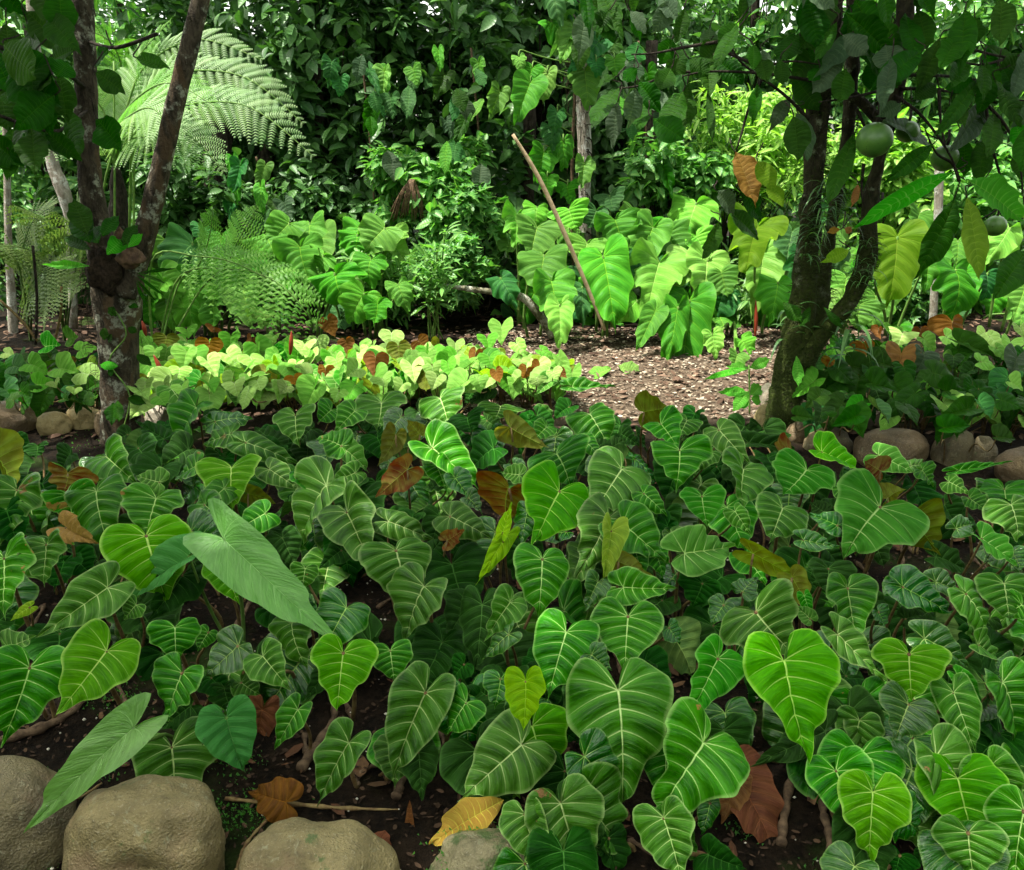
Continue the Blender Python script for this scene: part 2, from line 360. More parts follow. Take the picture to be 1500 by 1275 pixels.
# ================================================================ setting
def soil_mat():
    g = NG('garden_soil'); geo = g.n('ShaderNodeNewGeometry'); P = geo.outputs['Position']
    n1 = g.noise(P, 7, 8, 0.7); n2 = g.noise(P, 55, 6, 0.7); n3 = g.noise(P, 1.7, 4)
    c = g.mix(g.ss(n2, 0.35, 0.7), (0.004, 0.003, 0.002), (0.018, 0.012, 0.007))
    c = g.mix(g.ss(n1, 0.45, 0.7, 0, 0.7), c, (0.030, 0.019, 0.011))
    c = g.mix(g.ss(n3, 0.56, 0.66, 0, 0.7), c, g.mix(n2, (0.012, 0.03, 0.006), (0.05, 0.09, 0.015)))
    # pale trodden bark mulch of the path
    s = g.n('ShaderNodeSeparateXYZ'); g.l(P, s.inputs[0])
    yy = g.math('ADD', s.outputs[1], g.math('MULTIPLY', n3, 0.8)); xx = g.math('ADD', s.outputs[0], g.math('MULTIPLY', n3, 0.8))
    k = g.math('MULTIPLY', g.ss(yy, 4.7, 5.1), g.math('MULTIPLY', g.ss(yy, 7.1, 6.6), g.math('MULTIPLY', g.ss(xx, 0.0, 0.5), g.ss(xx, 3.0, 2.6))))
    c = g.mix(k, c, g.mix(n2, (0.055, 0.038, 0.026), (0.18, 0.135, 0.095)))
    p = g.n('ShaderNodeBsdfPrincipled'); g.l(c, p.inputs['Base Color']); p.inputs['Roughness'].default_value = 0.85; p.inputs['Specular IOR Level'].default_value = 0.08
    g.l(g.bump(g.math('ADD', n2, n1), 0.9, 0.03), p.inputs['Normal']); g.l(p.outputs[0], g.out.inputs[0])
    return g.m
def ground_h(x, y):
    return 0.035 * noise.noise(Vector((x * 1.3, y * 1.3, 0))) + 0.015 * noise.noise(Vector((x * 5, y * 5, 3)))
def build_ground():
    xs = np.r_[-60, -30, -15, np.arange(-7, -2.2, 0.09), np.arange(-2.2, 2.2, 0.03), np.arange(2.2, 7.01, 0.09), 15, 30, 60]; ys = np.r_[-40, -10, -2, np.arange(0.6, 1.3, 0.09), np.arange(1.3, 3.0, 0.022), np.arange(3.0, 9, 0.09), 12, 20, 40, 80]
    V = []; Fc = []
    for y in ys:
        for x in xs: V.append((x, y, ground_h(x, y) + 0.012 * noise.noise(Vector((x * 14, y * 14, 3))) + 0.008 * abs(noise.noise(Vector((x * 33, y * 33, 8)))) - 0.003))
    W_ = len(xs)
    for i in range(len(ys) - 1):
        for j in range(W_ - 1):
            a = i * W_ + j; Fc.append((a, a + 1, a + 1 + W_, a + W_))
    tag(link('ground', mesh('ground', V, Fc, soil_mat()), I4), kind='structure')
build_ground()

def chips(name, label, cat, n, region, size, mat, seed, thick=0.3, elong=2.5):
    rs = np.random.RandomState(seed); V = []; Fc = []; A = []
    k = 0
    while k < n:
        p = region(rs)
        if p is None: continue
        x, y = p; s = size * rs.uniform(0.4, 1.3); a = rs.uniform(0, 6.28); c, sn = math.cos(a), math.sin(a)
        z = ground_h(x, y) + rs.uniform(0.003, 0.014); tx, ty = rs.uniform(-0.5, 0.5, 2); e = s / elong * rs.uniform(0.5, 1.5); r = rs.rand()
        o = len(V)
        cv = rs.uniform(-0.25, 0.35) * s
        for (u, v) in ((-1, -.35), (-.3, -1), (.6, -.8), (1, .1), (.4, 1), (-.6, .8), (0, 0)):
            u += rs.uniform(-.15, .15); v += rs.uniform(-.15, .15)
            lx, ly = u * s, v * e
            V.append((x + lx * c - ly * sn, y + lx * sn + ly * c, z + 0.3 * s * thick + tx * lx * .5 + ty * ly + (cv if (u * u + v * v) < .1 else 0))); A.append((r, 0.5, 0.5))
        for q in range(6): Fc.append((o + q, o + (q + 1) % 6, o + 6))
        k += 1
    return tag(link(name, mesh(name, V, Fc, mat, False, {'lf': A}), I4), label, cat, kind='stuff')
def chip_mat(name, cols):
    g = NG(name); a = g.n('ShaderNodeAttribute', attribute_name='lf'); sx = g.n('ShaderNodeSeparateXYZ'); g.l(a.outputs['Vector'], sx.inputs[0])
    cr = g.n('ShaderNodeValToRGB'); g.l(sx.outputs[0], cr.inputs[0]); e = cr.color_ramp.elements
    while len(e) < len(cols): e.new(0.5)
    for i, c in enumerate(cols): e[i].position = i / (len(cols) - 1); e[i].color = (*c, 1)
    geo = g.n('ShaderNodeNewGeometry'); nz = g.noise(geo.outputs['Position'], 90, 4)
    col = g.mix(g.ss(nz, 0.3, 0.7, 0.0, 0.5), cr.outputs[0], (0.05, 0.03, 0.02))
    p = g.n('ShaderNodeBsdfPrincipled'); g.l(col, p.inputs['Base Color']); p.inputs['Roughness'].default_value = 0.8; p.inputs['Specular IOR Level'].default_value = 0.1; g.l(p.outputs[0], g.out.inputs[0]); return g.m
def reg_path(rs):
    x = rs.uniform(-0.4, 3.0); y = rs.uniform(4.5, 7.0)
    return (x, y)
chips('bark_mulch', 'pale shredded bark and dry leaf bits covering the path', 'mulch', 13000, reg_path, 0.016,
      chip_mat('bark_mulch', [(0.03, 0.02, 0.014), (0.16, 0.115, 0.075), (0.34, 0.28, 0.20), (0.50, 0.44, 0.34), (0.07, 0.045, 0.03), (0.24, 0.18, 0.13), (0.12, 0.07, 0.045)]), 1)
chips('leaf_litter', 'brown dry leaf litter lying under the background plants', 'leaf litter', 5000, lambda rs: (rs.uniform(-4.6, 5), rs.uniform(4.2, 8.6)), 0.035,
      chip_mat('dry_litter', [(0.03, 0.018, 0.012), (0.10, 0.06, 0.04), (0.20, 0.13, 0.09), (0.06, 0.035, 0.022)]), 2)
chips('soil_crumbs', 'dark crumbs and twig bits on the soil of the front bed', 'soil bits', 10000, lambda rs: (rs.uniform(-2.4, 2.4), rs.uniform(1.2, 3.6)), 0.009,
      chip_mat('soil_crumb', [(0.008, 0.005, 0.004), (0.03, 0.018, 0.012), (0.10, 0.06, 0.035), (0.02, 0.013, 0.008), (0.05, 0.03, 0.018), (0.01, 0.007, 0.005)]), 3)
chips('dead_leaf_bits', 'torn brown leaf pieces scattered on the front soil', 'leaf litter', 420, lambda rs: (rs.uniform(-2.6, 2.6), rs.uniform(1.3, 3.6)), 0.030,
      chip_mat('dead_leaf_bit', [(0.05, 0.022, 0.012), (0.11, 0.05, 0.025), (0.16, 0.09, 0.045), (0.03, 0.017, 0.01)]), 13)
def perlite():
    rs = np.random.RandomState(5); V = []; Fc = []
    for _ in range(750):
        x = rs.uniform(-2.0, 2.4); y = rs.uniform(1.3, 3.0); s = rs.uniform(0.0015, 0.0055); z = ground_h(x, y) + 0.011; o = len(V)
        for d in ((1, 0, 0), (0, 1, 0), (-1, 0, 0), (0, -1, 0), (0, 0, 1), (0, 0, -1)):
            V.append((x + d[0] * s * rs.uniform(.7, 1.6), y + d[1] * s * rs.uniform(.7, 1.4), z + d[2] * s))
        for a, b in ((0, 1), (1, 2), (2, 3), (3, 0)): Fc += [(o + a, o + b, o + 4), (o + b, o + a, o + 5)]
    tag(link('perlite_grains', mesh('perlite_grains', V, Fc, plain_mat('perlite', (0.5, 0.46, 0.36), (0.75, 0.72, 0.62), 300, 0.8), True), I4),
        'white perlite grains sprinkled over the dark soil', 'perlite', kind='stuff')
perlite()

# ================================================================ stones
def stone_mat(name, a, b, moss=0.0):
    g = NG(name); geo = g.n('ShaderNodeNewGeometry'); P = geo.outputs['Position']
    n1 = g.noise(P, 5, 8, 0.65); n2 = g.noise(P, 45, 8, 0.7); n3 = g.noise(P, 160, 3)
    c = g.mix(g.ss(n1, 0.3, 0.68), a, b); c = g.mix(g.ss(n2, 0.45, 0.72, 0, 0.5), c, tuple(x * 0.4 for x in a))
    c = g.mix(g.ss(n3, 0.60, 0.70, 0, 0.55), c, (0.34, 0.30, 0.20)); c = g.mix(g.ss(g.noise(P, 22, 5, 0.7, 1.0), 0.60, 0.66, 0, 0.5), c, (0.26, 0.26, 0.16))
    c = g.mix(g.ss(g.noise(P, 3.1, 6, 0.7), 0.52, 0.66, 0, 0.6), c, (0.20, 0.13, 0.07))
    if moss: c = g.mix(g.ss(g.noise(P, 9, 6, 0.7), 0.62 - moss * 0.3, 0.70 - moss * 0.3, 0, 0.9), c, g.mix(n2, (0.02, 0.05, 0.008), (0.07, 0.12, 0.02)))
    p = g.n('ShaderNodeBsdfPrincipled'); g.l(c, p.inputs['Base Color']); g.l(g.math('MULTIPLY_ADD', n2, 0.3, 0.42), p.inputs['Roughness'])
    g.l(g.bump(g.math('ADD', g.math('MULTIPLY', n2, 0.6), g.math('ADD', n3, g.math('MULTIPLY', n1, 1.5))), 0.7, 0.012), p.inputs['Normal']); g.l(p.outputs[0], g.out.inputs[0]); return g.m
SM = {'tan': stone_mat('river_stone', (0.11, 0.085, 0.032), (0.25, 0.20, 0.085), 0.12), 'grey': stone_mat('grey_stone', (0.07, 0.055, 0.028), (0.16, 0.13, 0.06), 0.1),
      'pale': stone_mat('pale_stone', (0.34, 0.30, 0.21), (0.52, 0.47, 0.36)), 'moss': stone_mat('mossy_stone', (0.10, 0.085, 0.04), (0.22, 0.19, 0.10), 0.35),
      'yel': stone_mat('yellow_stone', (0.24, 0.17, 0.06), (0.42, 0.33, 0.15)), 'brown': stone_mat('brown_stone', (0.07, 0.045, 0.02), (0.16, 0.11, 0.05))}
import bmesh
def stone(x0, y0, x1, y1, mat, label, seed, group=None, dents=(), tilt=0.0, base_y=None, flat=0.8):
    """px box of the stone; it stands on the ground"""
    cx, cy = (x0 + x1) / 2, (y0 + y1) / 2
    G = atz(cx, base_y or y1 - (y1 - y0) * 0.15, 0.0); D = (G - CAM).dot(FW)
    rx = (x1 - x0) / 2 * D / F; rz = (y1 - y0) / 2 * D / F
    bm = bmesh.new(); bmesh.ops.create_icosphere(bm, subdivisions=5, radius=1)
    ctr = atz(cx, cy + (y1 - y0) * 0.10, rz * 0.4); o = Vector((seed * 3.7, seed, 0))
    for v in bm.verts:
        d = v.co.normalized()
        r = 1 + 0.18 * noise.noise(d * 1.1 + o) + 0.07 * noise.noise(d * 2.3 + o) - 0.025 * abs(noise.noise(d * 4 + o)) + 0.018 * noise.noise(d * 7 + o) + 0.008 * noise.noise(d * 20 + o)
        for (dx, dy, dz, rad, dep) in dents:
            q = (d - Vector((dx, dy, dz)).normalized()).length
            if q < rad: r -= dep * (1 - (q / rad) ** 2) ** 2
        sp = Vector((math.copysign(abs(d.x) ** 0.9, d.x), d.y, math.copysign(abs(d.z) ** 0.9, d.z)))
        v.co = Vector((sp.x * rx * r, sp.y * (rx + rz) * 0.5 * r * flat, sp.z * rz * 1.05 * r))
    me = bpy.data.meshes.new('stone'); bm.to_mesh(me); bm.free(); me.polygons.foreach_set('use_smooth', [True] * len(me.polygons)); me.materials.append(SM[mat])
    mt = Matrix.Translation(ctr) @ Matrix.Rotation(tilt, 4, 'Y')
    return tag(link('stone', me, mt), label, 'stone', group or 'river stones edging the beds')
stone(-95, 1100, 108, 1285, 'grey', 'large grey-brown stone cut off by the lower left corner, beside the biggest stone', 1, tilt=0.2, dents=[(0.6, -0.8, 0.5, 0.5, .12)])
stone(100, 1118, 334, 1330, 'tan', 'biggest round tan stone with a deep hollow in its face, at the front edge', 2, dents=[(0.12, -0.85, 0.32, 0.42, .24), (0.4, -0.85, 0.25, 0.3, .14), (-0.15, -0.7, 0.62, 0.25, .07), (0.55, -0.5, 0.6, .3, .08), (-.6, -.6, .5, .35, .06)])
stone(348, 1180, 576, 1370, 'tan', 'smooth yellowish stone at the front edge, under the rust-brown fallen leaf', 3)
stone(628, 1205, 790, 1330, 'moss', 'mossy dark stone half under the yellow fallen leaf', 4)
stone(-30, 583, 57, 640, 'brown', 'smooth brown stone at the left edge behind the bed, left of the tree', 5)
stone(54, 600, 102, 640, 'yel', 'small rounded ochre stone second from the left in the row left of the forked tree', 6)
stone(101, 588, 150, 632, 'yel', 'yellowish round stone just left of the forked trunk', 7)
stone(141, 596, 170, 642, 'brown', 'narrow brown stone leaning against the foot of the forked trunk', 8)
stone(213, 590, 250, 628, 'pale', 'whitish pointed stone just right of the forked trunk', 9, tilt=-0.4)
stone(283, 578, 308, 600, 'pale', 'small pale pebble-like stone behind the leaves right of the forked trunk', 10)
stone(1112, 558, 1140, 600, 'pale', 'tall pale stone at the end of the path, left of the mossy trunk', 11)
stone(1106, 588, 1135, 630, 'yel', 'squat yellowish stone in front of the tall pale one by the mossy trunk', 12)
stone(1152, 614, 1182, 655, 'brown', 'small brown stone hidden at the right foot of the mossy trunk', 13)
stone(1178, 622, 1248, 668, 'grey', 'dark round stone behind the lime leaf, right of the mossy trunk', 14)
stone(1253, 622, 1356, 690, 'brown', 'wide brown arched stone, widest of the right row', 15)
stone(1370, 620, 1422, 690, 'grey', 'egg-shaped upright grey stone in the right row', 16)
stone(1422, 634, 1456, 692, 'grey', 'narrow upright stone right of the egg-shaped one', 17)
stone(1460, 650, 1560, 712, 'brown', 'low brown stone cut off by the right edge of the photo', 18)

# ================================================================ leaves of the front bed: photo data, in 3x-zoom coordinates of a tile
LF = []
def tile(ox, oy, txt):
    for r in txt.strip().split(';'):
        q = r.split()
        if not q: continue
        jx, jy, tx, ty, w_ = (float(v) / 3 for v in q[:5]); LF.append((jx + ox, jy + oy, tx + ox, ty + oy, w_, q[5]))
tile(0, 430, """75 865 -5 1075 240 n;-30 700 90 850 230 o;300 790 305 900 290 u;170 675 150 725 130 d;310 710 250 765 140 d;470 718 556 796 200 n;
608 680 672 770 150 d;866 506 728 642 190 n;945 563 1105 528 125 g;720 640 602 565 90 d;828 690 700 745 170 d;1020 770 1000 900 290 b;
1080 655 1300 728 120 n;1298 535 1292 645 190 n;428 875 425 1085 250 n;298 885 335 1005 180 m;690 905 622 1055 290 n;985 860 845 965 140 n;
1165 968 1035 1035 150 n;1185 775 1310 850 110 n;1440 850 1265 1050 260 n;205 1105 178 1255 205 n;20 1165 0 1375 285 n;290 1030 410 1100 130 m;
840 1045 965 1100 180 g;1090 880 1220 910 100 o;1240 1075 1300 1190 130 d;1205 655 1115 575 110 d;1455 515 1395 560 130 n;1500 670 1400 625 130 n;
760 585 640 555 90 d;1010 620 880 650 110 n;560 620 480 660 90 d;1370 600 1290 650 110 d;700 830 600 800 110 n;860 760 760 800 120 n;60 655 110 720 90 d;
1340 800 1420 900 130 n;900 930 990 1010 150 n;1130 1130 1060 1200 120 n;500 800 440 820 100 n;30 960 80 1100 150 d;1500 1130 1400 1200 110 d""")
tile(500, 430, """178 483 165 590 240 n;262 545 192 612 150 g;435 462 470 545 220 n;580 430 540 470 90 d;555 548 562 614 170 d;700 497 690 535 205 n;
1015 414 1195 408 60 n;1090 535 1170 625 215 n;745 590 868 672 150 o;400 680 598 850 200 n;670 685 543 762 150 d;945 708 1022 805 290 n;
1230 775 1122 940 300 n;1487 690 1492 828 260 n;1330 520 1440 500 170 o;1405 575 1485 655 170 n;738 858 690 985 300 u;958 870 848 1082 320 b;
25 962 122 1180 240 n;205 1005 395 1062 120 n;478 980 645 1060 170 n;240 1130 292 1318 320 n;883 1168 872 1385 282 n;1170 990 1100 1205 240 n;
1240 1015 1420 1160 240 n;1185 1045 1150 1260 130 y;1295 1140 1330 1255 110 n;1220 1180 1372 1235 100 o;0 680 130 755 110 l;240 620 198 745 130 o;
345 620 300 565 100 o;290 775 165 880 140 u;465 1085 555 1040 80 u;725 1065 608 1255 90 y;710 1050 745 925 60 y;500 815 582 915 100 g;
780 800 700 780 90 n;900 590 850 640 100 n;640 560 720 620 90 d;340 520 400 600 120 d;450 590 540 630 110 d;640 470 560 440 100 d;860 540 950 600 90 d;
1180 680 1250 640 90 d;60 520 -20 590 130 n;640 650 590 700 100 d;760 760 820 820 90 g;60 790 -40 830 110 n;1060 640 1130 700 110 n;1230 620 1300 650 90 d;
560 900 620 950 80 g;820 960 780 1090 120 g;1000 500 930 540 90 d;100 560 30 600 90 d;420 760 460 850 120 n;1330 880 1420 960 120 n;1150 890 1230 980 120 n""")
tile(1000, 430, """85 893 95 1015 205 l;262 775 258 925 245 n;438 945 395 1070 250 n;545 778 455 883 230 l;612 697 786 776 140 b;862 715 1012 775 140 l;
868 938 693 1120 360 l;1018 985 1085 1125 280 o;900 900 960 850 130 o;160 600 265 720 160 n;290 660 545 668 80 d;470 700 400 745 180 u;5 1145 263 1100 200 l;
60 580 120 640 110 d;20 560 -20 620 120 n;1050 780 1110 830 120 n;700 860 740 930 80 n;680 1020 560 960 110 g;1000 760 1110 740 60 n;
620 960 560 920 90 d;1215 780 1440 740 40 n;830 830 930 800 100 d;1260 900 1330 960 110 n;330 640 260 590 90 d;120 700 60 760 100 n;870 780 800 740 140 u;
1380 1110 1330 1180 100 g;1170 830 1260 860 90 n;760 790 700 840 80 g""")
tile(0, 700, """472 485 190 685 210 n;468 762 275 1025 300 b;130 835 42 1155 290 n;40 748 120 700 140 n;768 660 770 785 195 n;800 858 700 1052 260 n;
915 680 868 750 100 n;1045 740 900 870 190 g;1158 785 1250 905 180 n;1290 640 1272 812 235 n;985 400 1040 552 180 b;642 255 705 512 345 b;
985 270 1400 668 270 p;830 345 555 520 150 q;800 430 680 620 200 d;600 560 540 620 120 n;1340 400 1330 480 120 n;130 570 45 618 60 y;
560 540 640 500 110 d;930 880 1000 960 140 d;1330 560 1400 620 120 g;1060 900 1130 960 110 n;330 350 400 430 120 d;300 880 240 960 100 d;-10 640 60 560 110 d""")
tile(500, 700, """368 480 248 690 250 n;215 760 232 890 190 n;370 945 205 1300 275 n;550 990 450 1118 170 n;620 560 600 820 200 d;740 548 650 682 160 n;
735 690 612 790 90 g;988 680 905 945 290 n;1260 610 1240 838 300 n;1240 483 1462 492 150 n;1125 460 1080 562 120 g;1215 935 1285 1415 450 n;
790 1173 540 1400 330 n;812 895 805 1098 185 y;700 885 680 1005 150 g;1065 1225 1232 1410 230 g;962 1430 1060 1760 330 n;808 1480 860 1718 220 n;
340 1205 358 1405 170 d;1585 1165 1422 1480 420 n;1418 1495 1500 1760 260 n;1175 1585 1205 1760 140 d;35 1165 -138 1415 190 n;20 575 -75 735 240 g;
8 770 -20 1005 260 b;380 350 450 260 120 d;560 300 480 330 110 d;860 480 800 560 110 d;1180 590 1110 640 100 d;850 1080 790 1150 110 d;960 1100 1030 1160 110 d;
1440 660 1490 730 90 g;1380 330 1430 420 110 n;1450 250 1500 330 100 n;640 960 560 900 100 d;540 820 480 880 110 d;1100 780 1180 850 130 g""")
tile(1000, 700, """530 275 682 302 90 g;310 335 552 460 110 o;322 590 452 768 370 n;440 805 536 1225 405 b;640 400 642 525 220 d;725 485 770 697 220 n;
968 480 1188 585 160 g;1060 708 1292 815 150 g;680 690 885 880 150 n;995 775 1000 960 280 b;1110 460 1252 500 100 g;1245 510 1385 682 190 n;
1410 465 1450 620 260 n;1315 268 1463 388 130 l;1200 225 1300 185 90 g;1440 120 1520 240 250 n;230 150 290 230 100 n;88 465 48 562 170 d;
265 500 310 430 90 g;1490 560 1420 600 130 n;1300 735 1420 800 110 n;535 520 560 600 60 l;1110 350 1285 390 120 d;155 795 55 1025 220 l;
733 1035 862 1347 290 d;990 995 945 1148 280 g;832 1380 828 1687 295 b;1108 1225 1306 1567 290 n;1345 1273 1478 1527 220 n;1400 900 1540 1165 260 n;
1190 945 1290 1205 180 n;1255 1560 1268 1770 250 n;1500 1465 1430 1760 260 n;955 1660 930 1740 130 d;1065 1640 1110 1730 140 d;1215 885 1342 1042 90 l;
115 1655 262 1730 190 d;120 1430 93 1565 120 g;1150 1500 1108 1612 110 d;620 1115 365 1245 150 d;1080 590 1010 640 100 d;560 620 500 560 80 l;
980 620 1060 590 90 d;620 160 680 200 100 d;1350 620 1290 680 90 d;1340 1000 1280 1060 110 g;1450 330 1500 400 110 g;1230 1180 1180 1240 90 d;
1450 820 1390 880 110 g;620 430 560 470 100 d;860 590 900 650 90 g;480 440 560 560 120 o;180 560 120 640 100 g;320 500 260 560 90 d""")
tile(0, 975, """995 230 1052 472 250 q;588 275 88 692 200 p;1310 195 1202 362 130 n;840 180 700 272 160 d;990 100 985 205 145 d;820 290 770 440 90 d;1440 20 1345 150 110 d""")

FA = [l.split('|') for l in """12 690|with wide olive-brown leaf back at the left edge below the stones
100 692|with wide copper-red leaf back near the forked tree
25 718|with yellow-edged leaves at the left edge below the olive leaf
142 722|with an upright dark heart leaf left of the pale-veined pair
157 668|with a rounded leaf pointing right just in front of the forked trunk
205 672|of small dark leaves crowded right of the forked trunk's foot
229 735|with a broad leaf right behind the brightest lime leaf
214 785|with the brightest lime leaf, beside the pale drop-spotted leaf
67 798|with small rounded leaf between two big ones, near left edge
7 820|cut off by the left edge, big leaf halfway down the bed
157 862|with a long leaf pointing lower left, under the lime leaf
156 955|with a glowing light-edged leaf at left above the long pale leaf
43 978|with the big leaf at the left edge above the grey stone
288 600|with tall leaf standing against the pale stones behind
315 618|with glossy leaves lying low at the back left of the bed
340 686|with wide pale-edged two-lobed leaf, back left
432 610|with a shield-like leaf below the sunny bed, left of centre
480 713|with a very large dark leaf left of centre, midway up the bed
508 750|with tall half-shaded leaf left of the twin-lobed one
388 752|with leaves pointing left behind the pale drop-spotted leaf
328 833|with a small lime leaf under the pale drop-spotted leaf
430 913|with dark round leaf below the pale drop-spotted leaf's tip
506 890|with a shiny leaf right of the pale leaf's tip
500 955|with an upright yellow-green edged leaf in the lower left centre
256 920|with dull rounded leaves below the lime leaf's stalk
266 986|with a leaf tipping over the bare soil, above the biggest stone
332 1050|with a plain smooth heart-shaped leaf hanging over the biggest stone
437 1040|with one small leaf on soil right of the smooth heart leaf
510 1090|with a leaf trailing down over the soil, above the smooth yellowish stone
560 590|with wide dark leaves at the back below the sunny bed
645 585|with wide dark leaf just under the sunny bed's tallest leaf
733 597|with flat dark leaves at the back centre of the bed
838 568|with one flat level leaf on dark stalk by the path
863 608|with a domed leaf just in front of the path
750 628|with a dull red leaf back between dark leaves at the back centre
635 660|with a long pale-veined leaf pointing right, centre left
597 690|with a copper leaf back above a hairy stalk, left of centre
745 716|with the big rust-orange winged leaf back in the centre
819 720|with the glowing lime leaf in front of the rust-orange leaf
815 665|with a dark wide leaf just behind the glowing lime leaf
910 688|with a large dark leaf leaning left, right of the glowing lime leaf
995 660|with a rounded dark leaf at the back right of centre
950 605|with olive striped leaves next to the path
580 806|with broad shield leaf and fine drip tip, left of centre
655 760|with a wide glossy leaf turned right, centre
622 860|with a dark leaf with curled lobe under the shield-like one
571 955|of dark leaves low in the shade, centre left
623 1015|with a tall dark folded leaf in the lower centre
740 790|with narrow yellow-lime leaves in the middle of the bed
794 820|with the neat symmetrical heart leaf in the very centre
745 883|of dull leaves in the shade below the central heart leaf
829 927|with the wide leaf second below the central heart leaf
770 925|with a small crinkled yellow-lime leaf low in the centre
920 765|of tall pale-green backs and cupped leaves right of centre
915 855|with a leaf turned level to the right over a dark hanging one
920 905|with a deep-lobed dark leaf hanging upright right of centre
905 1012|with the very largest dark leaf, lower centre
763 1090|with a wide leaf pointing lower left above the yellow fallen leaf
855 1110|with a shiny wet leaf over the largest dark leaf
820 1178|with a dark leaf on a hooked stalk at the bottom edge
1028 1090|with a big leaf above the large brown dead leaf
972 1200|of dark leaves at the bottom edge right of centre
1028 728|with a light rounded leaf left of the oval dark one, right half
1087 688|with dark oval ring-veined leaf right of the path's end
1146 745|with a half-turned leaf with bright rim, right half
1182 690|with a pale leaf with brown scorch on one lobe
1204 662|with a lime leaf lying in front of the dark round stone
1288 668|with a low leaf in front of the wide arched stone
1157 662|with a dark copper leaf back below the mossy trunk
1290 743|with the largest light-green leaf at the upper right
1340 758|with a wide golden-olive leaf back behind the largest light-green leaf
1002 812|with a broad leaf pointing right, right of the deep-lobed dark one
1104 815|with a folded coppery leaf on a bristly stalk, right half
1107 897|with a very wide dark leaf behind the big lime-rimmed one
1147 970|with the giant lime-rimmed leaf right of centre
1050 965|with a long light leaf left of the giant lime-rimmed one
1213 835|with striped dull leaves behind a hanging dark heart
1242 862|with a hanging dark heart leaf in the right half
1322 860|with shiny leaves in a row towards the right, midway
1355 937|with a silver-glossy leaf right of the yellow-rimmed one
1332 958|with a yellow-rimmed rounded leaf at the lower right
1228 932|with a slim dark leaf right of the giant lime-rimmed one
1415 870|with a leaf pointing lower right behind the bristly stalk at the right
1470 855|with the leaf carried on a bristly stalk at the right edge
1438 790|with a slender pale leaf slanting to the right edge
1480 740|with big right-edge leaf level with the golden-olive one
1244 1045|with a velvety dull dark leaf, lower right
1330 1032|with a half-shiny leaf below the yellow-rimmed one
1277 1160|with the single neat heart leaf over bare soil at the bottom right
1369 1108|with a long leaf sloping to the bottom right
1448 1124|with a narrower leaf at the right of the long sloping leaf
1467 1000|with a dark leaf at the right edge low down
1418 1220|with a very dark leaf in the bottom right corner
1310 1260|of two small dull leaves at the bottom right edge
1430 680|of small leaves by the low brown stone at the right edge""".split('\n')]
MATOK = M
plants = []
for i, (pp, lab) in enumerate(FA):
    px, py = map(float, pp.split()); B = atz(px, py + 12, 0.22 if py < 900 else 0.15); B.z = 0; B.y += 0.05
    B.z = ground_h(B.x, B.y)
    e = empty('heart_leaf_plant', B, 'heart-leaf plant ' + lab, 'plant', 'velvety heart-leaf plants of the front bed')
    plants.append([e, B, [], (px, py)])
def petiole(J, n, G, r, parent, mat='petiole', hook=0.5):
    """stalk from the leaf base to the ground point G"""
    L = (J - G).length
    side = Vector((rnd.uniform(-1, 1), rnd.uniform(-.6, .6), 0)) * 0.05
    p1 = J - n * 0.04 * hook * 2 + Vector((0, 0, -0.25 * L)) ; p2 = G + Vector((0, 0, 0.4 * L)) + side
    P = bez(J + n * 0.001, p1, p2, G, 9); rr = [r * (0.75 + 0.45 * i / 9) for i in range(10)]
    v, f = tube(P, rr, 6, True); return link('petiole', mesh('petiole', v, f, M[mat]), I4, parent)
def nearest(px, py):
    return min(plants, key=lambda q: (q[3][0] - px) ** 2 + ((q[3][1] - py) * 1.35) ** 2)
def hz(jy):
    return float(np.interp(jy, [560, 640, 800, 950, 1060, 1200], [0.30, 0.34, 0.38, 0.33, 0.23, 0.17]))
KIND = {'o': True, 'u': True, 'O': False}
def add_leaf(plant, mt, n, J, mat, key, idx, pmat='petiole', G=None, r=0.0048, name='leaf', noblade=False):
    me = blade_for(key, mat, idx); lf = link(name, me, mt, plant[0])
    flip = False
    un = n
    G = G or (plant[1] * 0.55 + Vector((J.x, J.y + 0.06, 0)) * 0.45); G = Vector((G.x, G.y, ground_h(G.x, G.y) - 0.01))
    petiole(J, un, G, r, lf, pmat)
    plant[2].append((lf, G)); return lf
cnt = 0
for (jx, jy, tx, ty, w_, k) in LF:
    h = hz(jy) + rnd.uniform(-0.02, 0.02)
    if k in 'by': h += 0.05
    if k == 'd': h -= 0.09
    if k == 'p': h += 0.08
    if (jx, jy) == (1289.3333333333333, 742.6666666666666): h += 0.05
    if w_ < 42: h -= 0.06
    if k == 'p' and jx > 300: h += 0.06
    if (300 < jx < 400 and 800 < jy < 880) and k != 'p': h -= 0.12
    J = atz(jx, jy, max(h, 0.07)); D = (J - CAM).dot(FW)
    flip = k in 'ou'
    f = float(np.interp(jy, [560, 700, 900, 1250], [0.9, 0.7, 0.5, 0.3])) + rnd.uniform(-0.12, 0.12)
    if flip: f = -0.1 + rnd.uniform(-.1, .1)
    J, mt, n = px_leaf(jx, jy, tx, ty, w_, D, f, rnd.uniform(-.7, .7), flip)
    key = 'heart'; idx = rnd.randrange(14)
    if k == 'p': key = 'arrow'; idx = 0 if jx > 300 else 1
    if jx < 200 and k == 'p': pass
    mat = k
    pl = nearest(jx, jy)
    add_leaf(pl, mt, n, J, mat, key, idx, 'green_stalk' if k in 'pqO' else 'petiole', r=0.0035 + 0.00003 * w_)
    cnt += 1
